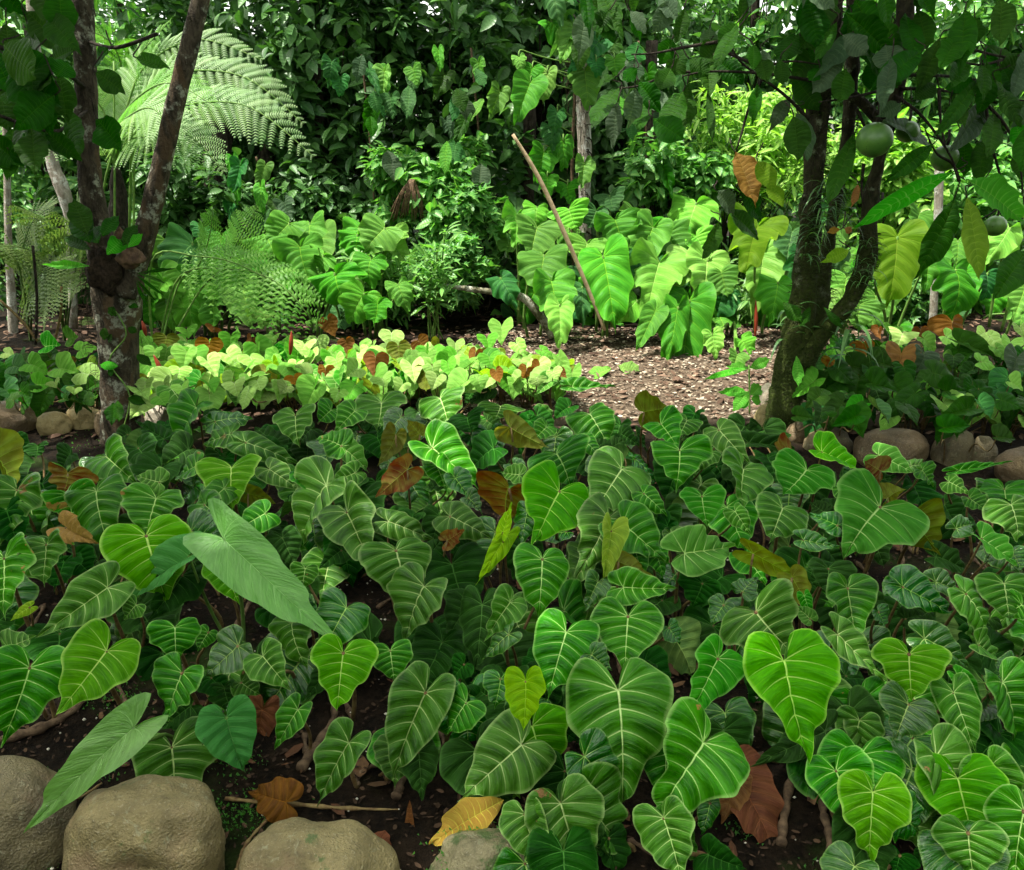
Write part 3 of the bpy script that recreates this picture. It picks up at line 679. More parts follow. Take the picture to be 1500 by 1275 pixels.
# low filler leaves, mostly dark-coloured to paint shade into the gaps: world-oriented
for k in range(430):
    y = rnd.uniform(1.6, 4.15); x = rnd.uniform(-0.85 * y - 0.4, 0.85 * y + 0.4)
    # keep bare soil where the photo shows it
    hh = rnd.uniform(0.06, 0.21) * (1.0 if y > 2.4 else 0.7)
    d = Vector((x, y, hh)) - CAM; s_ = d.dot(FW); px = CX + F * d.dot(RT) / s_; py = CY - F * d.dot(UP) / s_
    if py > 1000 and rnd.random() < (0.97 if px < 560 else 0.25): continue
    if 920 < py and px < 220 and rnd.random() < 0.8: continue
    if px > 840 and px < 1110 and py < 600: continue
    if px > 1140 and py < 700: continue
    if px < 215 and py < 665: continue
    J = Vector((x, y, hh)); a = rnd.gauss(-math.pi / 2, 0.9); el = rnd.uniform(0.25, 1.0)
    m = Vector((math.cos(a) * math.cos(el), math.sin(a) * math.cos(el), -math.sin(el)))
    n = Vector((rnd.uniform(-.4, .4), rnd.uniform(-.6, .1), 1)).normalized()
    L = rnd.uniform(0.10, 0.19); Wd = L * rnd.uniform(1.15, 1.4)
    if rnd.random() < 0.06: n = (Vector((0, 1, 0)) - m * m.y).normalized()
    mt, n = leaf_frame(J, J + m * L, Wd, n)
    pl = nearest(px, py)
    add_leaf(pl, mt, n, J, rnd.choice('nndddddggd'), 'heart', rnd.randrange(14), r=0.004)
for k in range(50):
    px, py = rnd.uniform(570, 1520), rnd.uniform(1010, 1270)
    if 1000 < px < 1220 and py > 1050: continue
    if px < 740 and py > 1130: continue
    hh = rnd.uniform(0.06, 0.17); J = atz(px, py, hh); a = rnd.gauss(-math.pi / 2, 0.8); el = rnd.uniform(0.4, 1.1)
    m = Vector((math.cos(a) * math.cos(el), math.sin(a) * math.cos(el), -math.sin(el))); n = Vector((rnd.uniform(-.4, .4), rnd.uniform(-.8, -.1), 1)).normalized()
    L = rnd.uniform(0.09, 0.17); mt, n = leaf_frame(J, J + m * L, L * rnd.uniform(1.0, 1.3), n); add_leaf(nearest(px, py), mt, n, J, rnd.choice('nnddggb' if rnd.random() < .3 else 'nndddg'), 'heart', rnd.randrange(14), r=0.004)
# creeping rhizome of every plant
for e, B, lv, _ in plants:
    if not lv: print('EMPTY PLANT', e['label']); continue
    pts = [B + Vector((rnd.uniform(-.09, .09), rnd.uniform(-.05, .09), 0))] + [g for _, g in lv[:3]]
    if len(pts) < 3: pts.append(pts[0] + Vector((0.08, 0.05, 0)))
    pts.sort(key=lambda p: p.x); pts = [Vector((p.x, p.y, ground_h(p.x, p.y) + 0.002)) for p in pts]
    P = smooth_path(pts, 14); v, f = tube(P, [0.007 + 0.003 * math.sin(i * 1.7) for i in range(15)], 8, True, 0.25, 3)
    link('rhizome', mesh('rhizome', v, f, M['stem']), I4, e)

# ================================================================ middle and side beds
def bed(anchors, leaves, region, nfill, mats, group, h0, Lr, seed, what, fmat='s', key='small'):
    rs = random.Random(seed); pls = []
    for px, py, lab in anchors:
        B = atz(px, py, 0.12); B = Vector((B.x, B.y, ground_h(B.x, B.y)))
        pls.append([empty(what, B, lab, 'plant', group), B, [], (px, py)])
    near = lambda px, py: min(pls, key=lambda q: (q[3][0] - px) ** 2 + ((q[3][1] - py) * 2.2) ** 2)
    for (jx, jy, tx, ty, w_, k) in leaves:
        J = atz(jx, jy, h0 + rs.uniform(0, 0.06)); D = (J - CAM).dot(FW); flip = k in 'rou'
        J, mt, n = px_leaf(jx, jy, tx, ty, w_, D, -0.1 if flip else rs.uniform(0.3, 0.8), rs.uniform(-.3, .3), flip)
        add_leaf(near(jx, jy), mt, n, J, k, key, rs.randrange(len(BL[key])), r=0.0035)
    c = 0
    while c < nfill:
        px, py, hh = region(rs)
        J = atz(px, py, hh)
        a = rs.gauss(-math.pi / 2, 1.0); el = rs.uniform(0.2, 1.1)
        m = Vector((math.cos(a) * math.cos(el), math.sin(a) * math.cos(el), -math.sin(el)))
        n = Vector((rs.uniform(-.5, .5), rs.uniform(-.7, .2), 1)).normalized(); L = rs.uniform(*Lr); k = rs.choice(mats)
        if k in 'rou': n = (Vector((0, 1, 0.2)) - m * m.y).normalized()
        mt, n = leaf_frame(J, J + m * L, L * rs.uniform(1.05, 1.3), n)
        add_leaf(near(px, py), mt, n, J, k, key, rs.randrange(len(BL[key])), r=0.0032); c += 1
def parse(ox, oy, txt):
    out = []
    for r in txt.strip().split(';'):
        q = r.split()
        if q: jx, jy, tx, ty, w_ = (float(v) / 3 for v in q[:5]); out.append((jx + ox, jy + oy, tx + ox, ty + oy, w_, q[5]))
    return out
mid = parse(0, 430, """640 390 635 430 90 s;790 330 780 370 110 s;730 190 730 245 130 o;920 215 920 290 125 r;1015 190 1010 250 90 t;1105 205 1080 270 70 r;
1200 190 1190 220 80 s;1395 200 1400 260 100 s;1340 225 1330 265 110 s;1000 270 1065 325 90 s;1130 385 1140 425 90 s;1290 365 1300 400 85 r;1430 330 1430 385 85 r;
1475 290 1490 340 90 s;940 150 930 170 80 r;1440 120 1470 190 90 r;820 260 800 330 110 t;800 410 800 450 80 s;700 455 720 490 90 t;1490 430 1470 470 90 s;
1030 395 1040 435 110 s;720 395 730 435 80 s;820 160 830 190 80 t;680 250 660 310 100 t;640 190 600 230 90 t;1260 410 1230 440 90 s""")
mid += parse(500, 430, """220 175 220 235 110 s;250 230 260 305 105 o;150 280 145 365 110 r;500 220 500 262 85 s;705 145 700 220 115 t;650 280 655 330 110 t;
590 260 570 330 60 r;770 220 810 270 80 s;340 210 380 250 90 r;310 320 320 390 110 s;400 320 410 370 90 s;420 370 400 420 90 s;470 310 480 370 80 t;
680 340 700 390 60 r;735 330 740 370 90 t;815 330 800 375 80 r;870 320 840 340 80 r;930 345 950 380 80 s;860 375 870 405 90 s;960 340 985 370 50 r;
20 210 30 265 80 r;70 330 20 360 110 s;180 375 190 410 110 s;30 290 60 320 90 t;960 290 1010 380 60 t;380 270 390 310 80 t;560 290 540 330 80 t;
640 200 650 250 90 t;880 250 940 290 60 t;270 400 240 440 80 s;600 380 620 420 90 t;790 290 790 320 90 s;120 240 100 280 80 s""")
MA = [l.split('|') for l in """212 565|with bright leaves tight against the right side of the forked trunk
243 500|with a green-olive leaf back near the forked trunk
262 545|with several round whitish leaves, front left of the sunny bed
306 508|with ochre leaf back on thin stalk, left in sunny bed
345 540|with light leaf at the front left of sunny bed
365 500|with a slim tan leaf, back left of the sunny bed
400 495|beside the red bract in the sunny bed
432 560|with small rust leaf back above a dark shield-like leaf
465 500|with two big bright leaves, middle of the sunny bed's back
478 545|with large tan leaf back left of the rust heart
550 555|with rust-orange heart leaf back, centre of sunny bed
574 492|with the whitest leaf standing at the back of the sunny bed
585 520|with an olive heart leaf back below the whitest leaf
605 545|with pale leaves leaning right of the rust heart
640 560|with pale leaves in front centre of the sunny bed
667 505|with a small upright white leaf, right of the whitest one
695 530|with a narrow amber leaf beside a striped silver leaf
735 480|with the tallest striped leaf of the sunny bed
735 545|with a green cupped leaf under the tallest striped one
770 505|with bright leaves leaning towards the path, back
772 550|with two low rust leaf backs, right of sunny bed
810 555|with pale leaves at the sunny bed's right end, near path
825 525|with thin green leaves at the path corner of the sunny bed""".split('\n')]
MA = [(*map(float, a.split()), 'pale heart-leaf plant ' + b) for a, b in MA]
def reg_mid(rs):
    px = rs.uniform(195, 840); top = np.interp(px, [195, 500, 700, 840], [500, 505, 508, 530]); bot = np.interp(px, [195, 400, 600, 840], [585, 572, 562, 560])
    return px, rs.uniform(top, bot), rs.uniform(0.10, 0.32)
bed(MA, mid, reg_mid, 330, 'ssssstttttttllyo', 'pale heart-leaf plants of the sunny bed behind', 0.30, (0.09, 0.17), 3, 'heart_leaf_plant')
right = parse(1000, 430, """1185 125 1180 235 165 r;790 220 790 270 120 r;860 155 850 200 60 r;965 175 960 215 130 s;920 150 910 180 90 t;1045 160 1045 215 90 r;
960 265 950 375 130 W;1060 265 1055 340 130 G;1160 190 1230 240 100 s;1280 210 1270 250 90 r;1350 190 1420 250 90 s;1440 215 1430 270 90 s;1470 280 1440 370 120 G;
830 300 930 320 120 T;740 320 850 340 110 T;1220 215 1395 290 90 T;1100 350 1225 385 130 T;930 395 1000 480 120 T;830 395 945 420 110 T;680 330 760 400 110 T;
1020 440 880 540 90 T;1250 510 1130 540 90 T;780 490 700 530 70 L;600 455 540 500 90 T;1150 590 1265 580 90 T;1380 630 1465 640 90 T;760 540 660 580 80 T;
500 540 580 545 70 T;1300 420 1400 470 100 T;1400 470 1500 500 100 T;1150 430 1250 420 110 T;640 540 620 510 80 T;900 240 920 300 70 t;1310 300 1390 310 90 t;
1480 150 1500 200 100 s;1330 170 1300 190 80 s;1380 240 1440 300 80 t;1060 200 1120 250 80 t;1440 390 1500 420 90 t;700 260 730 300 80 t;650 290 640 330 70 u""")
RA = [l.split('|') for l in """1265 505|with an orange-brown leaf back right beside the mossy tree limb
1320 490|with sunlit lime leaves at the back of the right bed
1395 475|with the largest orange leaf back, topmost in the right bed
1320 540|with a bronze hanging leaf next to a silver-green one
1275 540|of dark green leaves just right of the mossy trunk
1370 550|of drooping dark leaves in the middle of the right bed
1420 500|of bright leaves at the back right of the right bed
1480 520|with a grey-green leaf at the right edge of the photo
1350 590|with a dark pointed leaf hanging above the wide arched stone
1230 590|with thin leaves low beside the mossy trunk
1410 610|of dark leaves above the egg-shaped stone
1470 590|of dark leaves above the low brown stone at the right edge""".split('\n')]
RA = [(*map(float, a.split()), 'leafy ground plant ' + b) for a, b in RA]
def reg_r(rs):
    px = rs.uniform(1190, 1540); py = rs.uniform(500, 612); return px, py, rs.uniform(0.10, 0.34)
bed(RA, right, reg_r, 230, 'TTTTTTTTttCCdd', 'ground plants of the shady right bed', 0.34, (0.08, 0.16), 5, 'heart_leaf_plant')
left = parse(0, 430, """200 235 260 225 120 l;300 200 340 190 110 t;350 250 420 230 90 t;130 310 200 330 100 t;260 330 340 345 130 t;360 350 440 370 110 s;
160 400 230 400 100 t;240 390 245 415 70 s;330 420 325 445 70 s;390 320 430 350 80 O;60 320 120 330 100 C;300 290 305 330 80 u;60 380 40 400 80 C;20 260 60 270 60 s;
420 400 380 420 80 T;280 465 300 470 50 T;90 430 130 450 80 T;60 470 20 460 80 T;400 460 360 470 70 T""")
LA = [(70, 510, 'leafy ground plant with flat grey-green leaves at left, below the ferns'), (100, 535, 'leafy ground plant with a dark red leaf back left of the forked trunk'),
      (35, 545, 'dark leafy ground plant at the left edge above the brown stone'), (125, 560, 'leafy ground plant with small light hearts just left of the forked trunk')]
bed(LA, left, lambda rs: (rs.uniform(-20, 150), rs.uniform(520, 590), rs.uniform(0.08, 0.25)), 90, 'TTTTtCCC', 'ground plants of the left bed', 0.26, (0.07, 0.13), 6, 'heart_leaf_plant')

# ================================================================ big-leaved plants at the back
bigs = parse(0, 80, """845 825 730 960 200 C;975 800 950 900 150 A;1170 790 1210 900 190 A;1270 740 1190 830 150 A;1320 850 1340 1000 180 A;1360 740 1350 860 150 A;
1470 960 1490 1080 200 A;700 970 760 1060 170 B;830 1010 830 1190 190 B;900 960 870 1080 200 A;940 1080 930 1200 120 A;1070 1030 1080 1180 150 A;1220 860 1250 960 150 A;
1100 900 1040 1000 160 A;740 1060 740 1190 160 B;650 1080 640 1190 120 A;1140 1130 1150 1200 100 B;1420 880 1380 940 130 A;1000 890 980 990 150 B;890 760 860 800 110 C;
720 1000 660 1070 130 B;1200 960 1180 1040 130 A;960 1010 1000 1090 140 B;640 970 610 1050 110 B;780 930 800 1000 130 C""")
bigs += parse(500, 80, """190 760 110 850 180 A;70 790 60 880 140 A;215 800 260 900 150 B;100 1050 30 1160 170 B;250 1010 280 1100 110 A;30 940 60 1030 150 A;130 900 100 990 150 A;160 1100 150 1180 120 A;
770 710 760 830 130 B;860 760 830 885 170 A;890 880 870 1015 200 A;1150 885 1210 1165 205 A;1200 730 1235 850 190 A;1370 760 1300 930 150 A;1395 920 1330 1120 220 B;1080 830 1060 900 160 B;
1180 620 1190 680 110 C;1430 790 1490 880 160 A;920 1000 950 1180 170 A;1060 1020 1060 1160 80 C;1430 1130 1440 1200 100 A;860 670 850 740 120 B;1000 680 1020 760 150 B;1290 690 1280 740 120 A;
1480 1110 1440 1340 110 A;1380 1130 1300 1290 100 A;960 1100 960 1260 120 B;1300 1080 1230 1160 130 B;1230 900 1290 1000 130 C;700 980 760 1080 110 C;1120 690 1090 760 110 C""")
bigs += parse(1000, 80, """110 900 95 1090 200 B;355 868 345 1102 170 B;945 800 935 1085 210 O;330 760 262 930 200 O;1200 945 1240 1135 220 A;1440 760 1370 880 150 B;1210 820 1215 920 90 A;
30 1080 10 1390 200 A;1500 1030 1470 1150 150 A;780 1100 760 1190 150 A;640 1060 660 1160 100 B;60 650 15 770 180 B;480 780 460 900 180 C;130 1230 150 1325 80 B;
255 1255 300 1310 90 B;240 1320 225 1380 80 A;420 1000 400 1130 150 A;540 900 520 1030 170 C;1080 860 1100 1000 150 A;720 980 700 1080 140 A;850 950 900 1030 150 A;
30 880 -40 1000 170 B;170 960 200 1060 130 A;1340 960 1350 1060 150 C;1480 900 1450 990 130 A;680 740 640 850 140 A;600 660 560 760 120 C;1040 700 1020 780 120 A;-60 760 -100 880 160 A;60 800 120 880 140 B""")
climb = parse(500, 80, """1070 70 1082 215 130 A;830 125 765 280 120 A;905 80 890 200 80 B;890 430 868 540 110 A;975 380 982 497 85 A;905 545 897 622 85 A;1065 480 1062 582 80 A;
995 580 1000 648 90 A;925 320 920 392 90 C;1200 20 1210 80 80 A;780 10 785 55 60 A;840 60 810 130 90 A;1120 30 1130 90 80 C;950 250 930 320 80 C""")
BA = [(240, 400, 'big quilted-leaf plant glowing pale green right beside the forked trunk'), (300, 420, 'big quilted-leaf plant with a bright apron of leaves behind the low fern frond'),
      (290, 350, 'big dark round-leaf plant under the tree fern'), (395, 350, 'big quilted-leaf plant with crinkled leaves left of centre, right of the tree fern'),
      (455, 385, 'big quilted-leaf plant with two broad heart leaves beneath the dark trees'), (500, 340, 'big quilted-leaf plant behind the mid-green shrub, left side'),
      (550, 350, 'big quilted-leaf plant with folded leaves left of the palmate shrub'), (540, 430, 'big pale-leaf plant hanging over the soil left of the thin stems'),
      (760, 330, 'big quilted-leaf plant with a yellow-green rounded leaf left of the leaning pole'), (790, 380, 'big quilted-leaf plant with dark folded leaves at the leaning pole'),
      (885, 380, 'big quilted-leaf plant whose leaf has a brown dried edge, right of the leaning pole'), (905, 320, 'big quilted-leaf plant with wide leaves behind the dried-edge one'),
      (960, 350, 'big quilted-leaf plant with tall upright leaves right of the pole'), (970, 400, 'big pale-leaf plant with torn bright leaves, centre right'),
      (810, 430, 'big quilted-leaf plant with a drooping crumpled leaf over the mossy branch'), (1010, 450, 'big quilted-leaf plant with the long ribbed leaf reaching the path'),
      (1035, 385, 'big pale-leaf plant with a ragged sunlit leaf left of the mossy tree'), (1118, 375, 'big quilted-leaf plant with a smooth shield leaf in front of an olive one'),
      (1085, 500, 'small-leaved young plant of heart leaves at the end of the path'), (1160, 360, 'big dark-leaf plant behind the mossy trunk'),
      (1315, 360, 'big olive-leaf plant with one large see-through leaf right of the mossy limb'), (1240, 430, 'big quilted-leaf plant seen between trunk and limb'),
      (1400, 400, 'big quilted-leaf plant with a dark broad leaf at the right side'), (1480, 350, 'big quilted-leaf plant cut off at the right edge')]
bp = []
for px, py, lab in BA:
    B = at(px, 505 if px < 700 or px > 1150 else 490, 6.7); B.z = 0
    bp.append([empty('big_leaf_plant', B, lab, 'plant', 'big quilted-leaf plants at the back'), B, [], (px, py)])
rs = random.Random(11)
for (jx, jy, tx, ty, w_, k) in bigs:
    pl = min(bp, key=lambda q: (q[3][0] - jx) ** 2 + (q[3][1] - jy) ** 2)
    D = 6.7 - (jy - 330) * 0.004 + rs.uniform(-.12, .12)
    if k in 'O': D -= 0.5
    J, mt, n = px_leaf(jx, jy, tx, ty, w_ * 1.12, D, rs.uniform(0.15, 0.6), rs.uniform(-.4, .4))
    add_leaf(pl, mt, n, J, k, 'big', rs.randrange(9), 'green_stalk', G=Vector((pl[1].x * .7 + J.x * .3, max(pl[1].y, J.y + 0.15), 0)), r=0.011)
for k in range(150):                                           # leaves behind them in the shade
    pl = rs.choice(bp); px = pl[3][0] + rs.gauss(0, 40); py = rs.uniform(330, 500)
    if 560 < px < 745 and py > 420: continue
    D = 7.35 + rs.uniform(-.2, .4); J, mt, n = px_leaf(px, py, px + rs.uniform(-25, 25), py + rs.uniform(25, 55), rs.uniform(38, 62), D, rs.uniform(0.1, 0.8), rs.uniform(-.5, .5))
    add_leaf(pl, mt, n, J, rs.choice('AACCA'), 'big', rs.randrange(9), 'green_stalk', G=Vector((pl[1].x * .7 + J.x * .3, J.y + 0.1, 0)), r=0.010)

# ---------------------------------------------------------------- bark
def bark_mat(name, dark, mid_, lichen, moss_h=0.0, lich=0.55, red=None):
    g = NG(name); geo = g.n('ShaderNodeNewGeometry'); P = geo.outputs['Position']
    mp = g.n('ShaderNodeMapping'); g.l(P, mp.inputs[0]); mp.inputs['Scale'].default_value = (1, 1, 0.35)
    n1 = g.noise(mp.outputs[0], 30, 8, 0.7, 0.5); n2 = g.noise(P, 11, 6, 0.65); n3 = g.noise(P, 60, 5, 0.7)
    c = g.mix(g.ss(n1, 0.35, 0.65), dark, mid_)
    if red: c = g.mix(g.ss(g.noise(mp.outputs[0], 8, 4), 0.52, 0.6, 0, 0.8), c, red)
    c = g.mix(g.math('MULTIPLY', g.ss(n2, lich, lich + 0.1), g.ss(n3, 0.35, 0.55)), c, lichen)
    s = g.n('ShaderNodeSeparateXYZ'); g.l(P, s.inputs[0])
    if moss_h: c = g.mix(g.math('MULTIPLY', g.ss(g.math('MULTIPLY_ADD', n2, 1.6, s.outputs[2]), moss_h + 1.4, moss_h + 0.5), g.ss(n3, 0.3, 0.5)), c, g.mix(n3, (0.010, 0.018, 0.004), (0.055, 0.075, 0.012)))
    p = g.n('ShaderNodeBsdfPrincipled'); g.l(c, p.inputs['Base Color']); p.inputs['Roughness'].default_value = 0.85; p.inputs['Specular IOR Level'].default_value = 0.12
    g.l(g.bump(g.math('ADD', n1, n3), 0.9, 0.02), p.inputs['Normal']); g.l(p.outputs[0], g.out.inputs[0]); return g.m
BK = bark_mat('lichened_bark', (0.022, 0.018, 0.012), (0.09, 0.072, 0.048), (0.32, 0.33, 0.25), lich=0.52, red=(0.10, 0.065, 0.035))
BM = bark_mat('mossy_bark', (0.014, 0.013, 0.008), (0.055, 0.048, 0.026), (0.20, 0.23, 0.14), moss_h=0.9, lich=0.55)
BP = bark_mat('pale_bark', (0.20, 0.17, 0.13), (0.42, 0.38, 0.32), (0.55, 0.55, 0.5), lich=0.5)
BD = bark_mat('dark_bark', (0.015, 0.012, 0.009), (0.05, 0.04, 0.03), (0.10, 0.11, 0.08), lich=0.62)
def px_path(pts, Y, n):
    """pts: (px, py, radius px); a limb standing at depth Y"""
    P = [at(a, b, Y + (c[0] if c else 0)) for a, b, r, *c in pts]
    P2 = smooth_path(P, n); rr = np.interp(np.linspace(0, 1, n + 1), np.linspace(0, 1, len(pts)), [p[2] * Y / F for p in pts])
    return P2, list(rr)
def limb(name, pts, Y, mat, parent, n=30, jit=0.12, sides=18):
    P, rr = px_path(pts, Y, n); v, f = tube(P, rr, sides, True, jit, len(pts)); return link(name, mesh(name, v, f, mat), I4, parent)

# ---------------------------------------------------------------- merged foliage
OVT = [(-0.0, 0), (0.16, 0.18), (0.25, 0.42), (0.20, 0.68), (0.08, 0.88), (0, 1.0)]
LANCE = [(0, 0), (0.08, 0.15), (0.13, 0.4), (0.11, 0.65), (0.05, 0.87), (0, 1)]
HRT = [(0, 0), (0.30, -0.12), (0.42, 0.15), (0.34, 0.5), (0.14, 0.82), (0, 1)]
LOBE = [(0, 0), (0.42, 0.05), (0.16, 0.28), (0.44, 0.55), (0.12, 0.55), (0, 1)]
def leafcloud(name, spots, mat, size, shape=OVT, seed=0, parent=None, per=7, spread=0.5, droop=0.35, world=I4, up_bias=0.5, face=0.3):
    """spots: (n,3) twig tips; each carries a tuft of leaves radiating from it"""
    rs = np.random.RandomState(seed); spots = np.asarray(spots); n = len(spots) * per
    sp = np.repeat(spots, per, axis=0)
    az_ = rs.uniform(0, 2 * np.pi, n); el = rs.normal(0.1, spread, n) - droop
    m = np.stack([np.cos(az_) * np.cos(el), np.sin(az_) * np.cos(el), np.sin(el)], 1)
    nn = np.stack([rs.normal(0, 0.45, n), rs.normal(-face, 0.45, n), np.full(n, 1.0)], 1)
    nn -= m * (nn * m).sum(1, keepdims=True); nn /= np.linalg.norm(nn, axis=1, keepdims=True)
    x = np.cross(m, nn); L = size * rs.uniform(0.55, 1.25, n)
    pos = sp + m * (L * 0.15)[:, None] + rs.normal(0, size * 0.25, (n, 3))
    T = [(0, y, 0) for _, y in shape]; k = len(shape)
    ctrl = []
    for (a, y) in shape: ctrl.append((0, y, -0.22 * y * y))
    for (a, y) in shape[1:-1]: ctrl.append((a, y, 0.10 * a / 0.25 - 0.22 * y * y))
    for (a, y) in shape[1:-1]: ctrl.append((-a, y, 0.10 * a / 0.25 - 0.22 * y * y))
    ctrl = np.array(ctrl); q = len(ctrl)
    V = pos[:, None, :] + (ctrl[None, :, 0, None] * x[:, None, :] + ctrl[None, :, 1, None] * m[:, None, :] + ctrl[None, :, 2, None] * nn[:, None, :]) * L[:, None, None]
    fr = []
    Rr = [0] + [k + i for i in range(k - 2)] + [k - 1]; Lr = [0] + [k + (k - 2) + i for i in range(k - 2)] + [k - 1]
    for i in range(k - 1):
        for side, fl in ((Rr, 0), (Lr, 1)):
            f = [i, side[i], side[i + 1], i + 1]; f2 = []
            for z in f:
                if z not in f2: f2.append(z)
            if len(f2) >= 3: fr.append(tuple(f2 if fl == 0 else f2[::-1]))
    o = (np.arange(n) * q)
    Fc = [tuple(int(b + j) for j in f) for b in o for f in fr]
    A = np.zeros((n, q, 3)); A[:, :, 0] = rs.rand(n)[:, None]; A[:, :, 1] = ctrl[None, :, 0]; A[:, :, 2] = ctrl[None, :, 1]
    return link(name, mesh(name, V.reshape(-1, 3), Fc, mat, True, {'lf': A.reshape(-1, 3)}), world, parent)
def blob_spots(rs, c, rx, ry, rz, n, shell=0.6, lumps=7, front=0.0):
    """twig tips gathered in uneven clumps inside an ellipsoid, so that gaps show between them"""
    L = []
    cl = []
    for _ in range(lumps):
        d = rs.normal(0, 1, 3); d /= np.linalg.norm(d); d[1] -= front * rs.rand(); r = rs.uniform(0.3, 0.85)
        cl.append((d * r, rs.uniform(0.28, 0.5)))
    for _ in range(n):
        cc, s = cl[rs.randint(lumps)]; d = rs.normal(0, 1, 3); d /= np.linalg.norm(d); p = cc + d * s * rs.uniform(shell, 1) ** 0.5
        L.append((c[0] + p[0] * rx, c[1] + p[1] * ry, max(0.05, c[2] + p[2] * rz)))
    return L
FM = {
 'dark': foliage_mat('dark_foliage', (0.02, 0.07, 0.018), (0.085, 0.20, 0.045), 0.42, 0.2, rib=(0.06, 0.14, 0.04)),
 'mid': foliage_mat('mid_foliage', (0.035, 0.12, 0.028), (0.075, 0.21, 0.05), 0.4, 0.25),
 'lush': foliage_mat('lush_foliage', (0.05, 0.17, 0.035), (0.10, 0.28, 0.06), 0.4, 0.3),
 'sun': foliage_mat('sunny_foliage', (0.09, 0.23, 0.035), (0.20, 0.36, 0.07), 0.42, 0.35, rib=(0.35, 0.5, 0.1)),  # sunlight on the bright shrubs is put into this leaf colour
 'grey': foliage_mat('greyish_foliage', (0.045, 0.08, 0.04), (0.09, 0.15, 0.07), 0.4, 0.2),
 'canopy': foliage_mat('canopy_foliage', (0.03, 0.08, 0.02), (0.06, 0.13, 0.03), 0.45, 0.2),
}
def twigs(name, base, spots, mat, parent, rs, n=26, r=0.02):
    paths = []
    b = Vector(base)
    for i in range(n):
        s = Vector(spots[rs.randint(len(spots))]); mid_ = b.lerp(s, 0.5) + Vector(rs.normal(0, 0.12, 3)); mid_.z = max(mid_.z, 0.05)
        P = smooth_path([b + Vector((0, 0, 0.25 * (s.z - b.z) * rs.rand())), mid_, s], 7); paths.append((P, [r * (1 - 0.8 * j / 7) for j in range(8)]))
    return tubes(name, paths, mat, parent, 5)
def tree(name, label, cat, px, py, Y, rx, ry, rz, nspots, size, fm, shape=OVT, seed=0, group=None, trunk=True, per=7, lumps=9, bark=None, droop=0.35, front=0.3, tr=0.07, pos=None):
    rs = np.random.RandomState(seed); c = Vector(pos) if pos else at(px, py, Y); base = Vector((c.x, c.y + 0.1, 0))
    e = empty(name, base, label, cat, group)
    sp = blob_spots(rs, c, rx, ry, rz, nspots, lumps=lumps, front=front)
    leafcloud('crown' if trunk else 'foliage', sp, FM[fm], size, shape, seed, e, per, droop=droop)
    if trunk:
        P = smooth_path([base, base + Vector((rs.normal(0, .08), 0.05, c.z * 0.5)), Vector((c.x, c.y + 0.1, c.z + rz * 0.5))], 12)
        v, f = tube(P, [tr * (1.2 - 0.6 * i / 12) for i in range(13)], 10, True, 0.1, seed); link('trunk', mesh('trunk', v, f, bark or BD), I4, e)
    twigs('branch' if trunk else 'stem', base + Vector((0, 0, 0.02 if not trunk else c.z * 0.4)), sp, bark or BD, e, rs, 30, 0.014 if trunk else 0.009)
    return e

# ================================================================ forest behind
G1 = 'trees of the dark forest edge'
tree('forest_tree', 'dark small-leaved tree behind the tree fern, left of centre', 'tree', 300, 155, 9.0, 1.3, 0.8, 2.2, 525, 0.15, 'dark', seed=1, group=G1, lumps=14)
tree('forest_tree', 'dark dense tree with sky gaps low in its crown, behind the fern tips', 'tree', 430, 105, 8.8, 1.0, 0.8, 1.8, 525, 0.16, 'dark', seed=2, group=G1, lumps=12)
tree('forest_tree', 'dark broadleaf tree between the fern tips and the leaning pole', 'tree', 540, 125, 8.6, 1.0, 0.8, 2.0, 550, 0.17, 'dark', seed=3, group=G1, lumps=12)
tree('forest_tree', 'dark tree with hanging leaves right behind the top of the leaning pole', 'tree', 680, 105, 8.7, 1.0, 0.8, 2.0, 500, 0.18, 'dark', seed=4, group=G1, lumps=12)
tree('forest_tree', 'dark tree behind the pale climber-covered trunk', 'tree', 800, 105, 9.0, 1.1, 0.8, 2.2, 475, 0.18, 'dark', seed=5, group=G1, lumps=12)
tree('forest_tree', 'dark shaded tree between the pale trunk and the sunlit shrub', 'tree', 940, 135, 9.2, 1.1, 0.8, 2.2, 450, 0.18, 'dark', seed=6, group=G1, lumps=12)
tree('forest_tree', 'tall leafy tree behind the sunlit shrub, right half', 'tree', 1100, 75, 10, 1.3, 0.8, 2.0, 412, 0.18, 'mid', seed=7, group=G1, lumps=12)
tree('forest_tree', 'leafy tree seen through the fruit tree at the right', 'tree', 1300, 135, 9.6, 1.5, 0.8, 2.2, 475, 0.17, 'mid', seed=8, group=G1, lumps=14)
tree('forest_tree', 'leafy tree with bright sky gaps at the right edge', 'tree', 1470, 155, 9.2, 1.1, 0.8, 2.0, 287, 0.16, 'mid', seed=9, group=G1, lumps=11)
tree('forest_tree', 'dark leafy tree at the upper left edge behind the ferns', 'tree', 60, 185, 8.4, 1.2, 0.8, 2.2, 525, 0.15, 'mid', seed=10, group=G1, lumps=12)
tree('forest_tree', 'bright leafy tree behind the tree fern, upper left', 'tree', 180, 105, 9.4, 1.1, 0.8, 2.2, 437, 0.15, 'lush', seed=12, group=G1, lumps=12)
G2 = 'shrubs in front of the forest edge'
tree('shrub', 'glossy mid-green shrub with pointed leaves left of the leaning pole', 'shrub', 640, 260, 7.6, 0.62, 0.45, 0.50, 300, 0.12, 'lush', seed=20, group=G2, trunk=False, lumps=9)
tree('shrub', 'lobed-leaf shrub below the glossy one, left of the yellow-green rounded leaf', 'shrub', 690, 345, 7.3, 0.50, 0.4, 0.48, 260, 0.12, 'lush', LOBE, seed=21, group=G2, trunk=False, lumps=8)
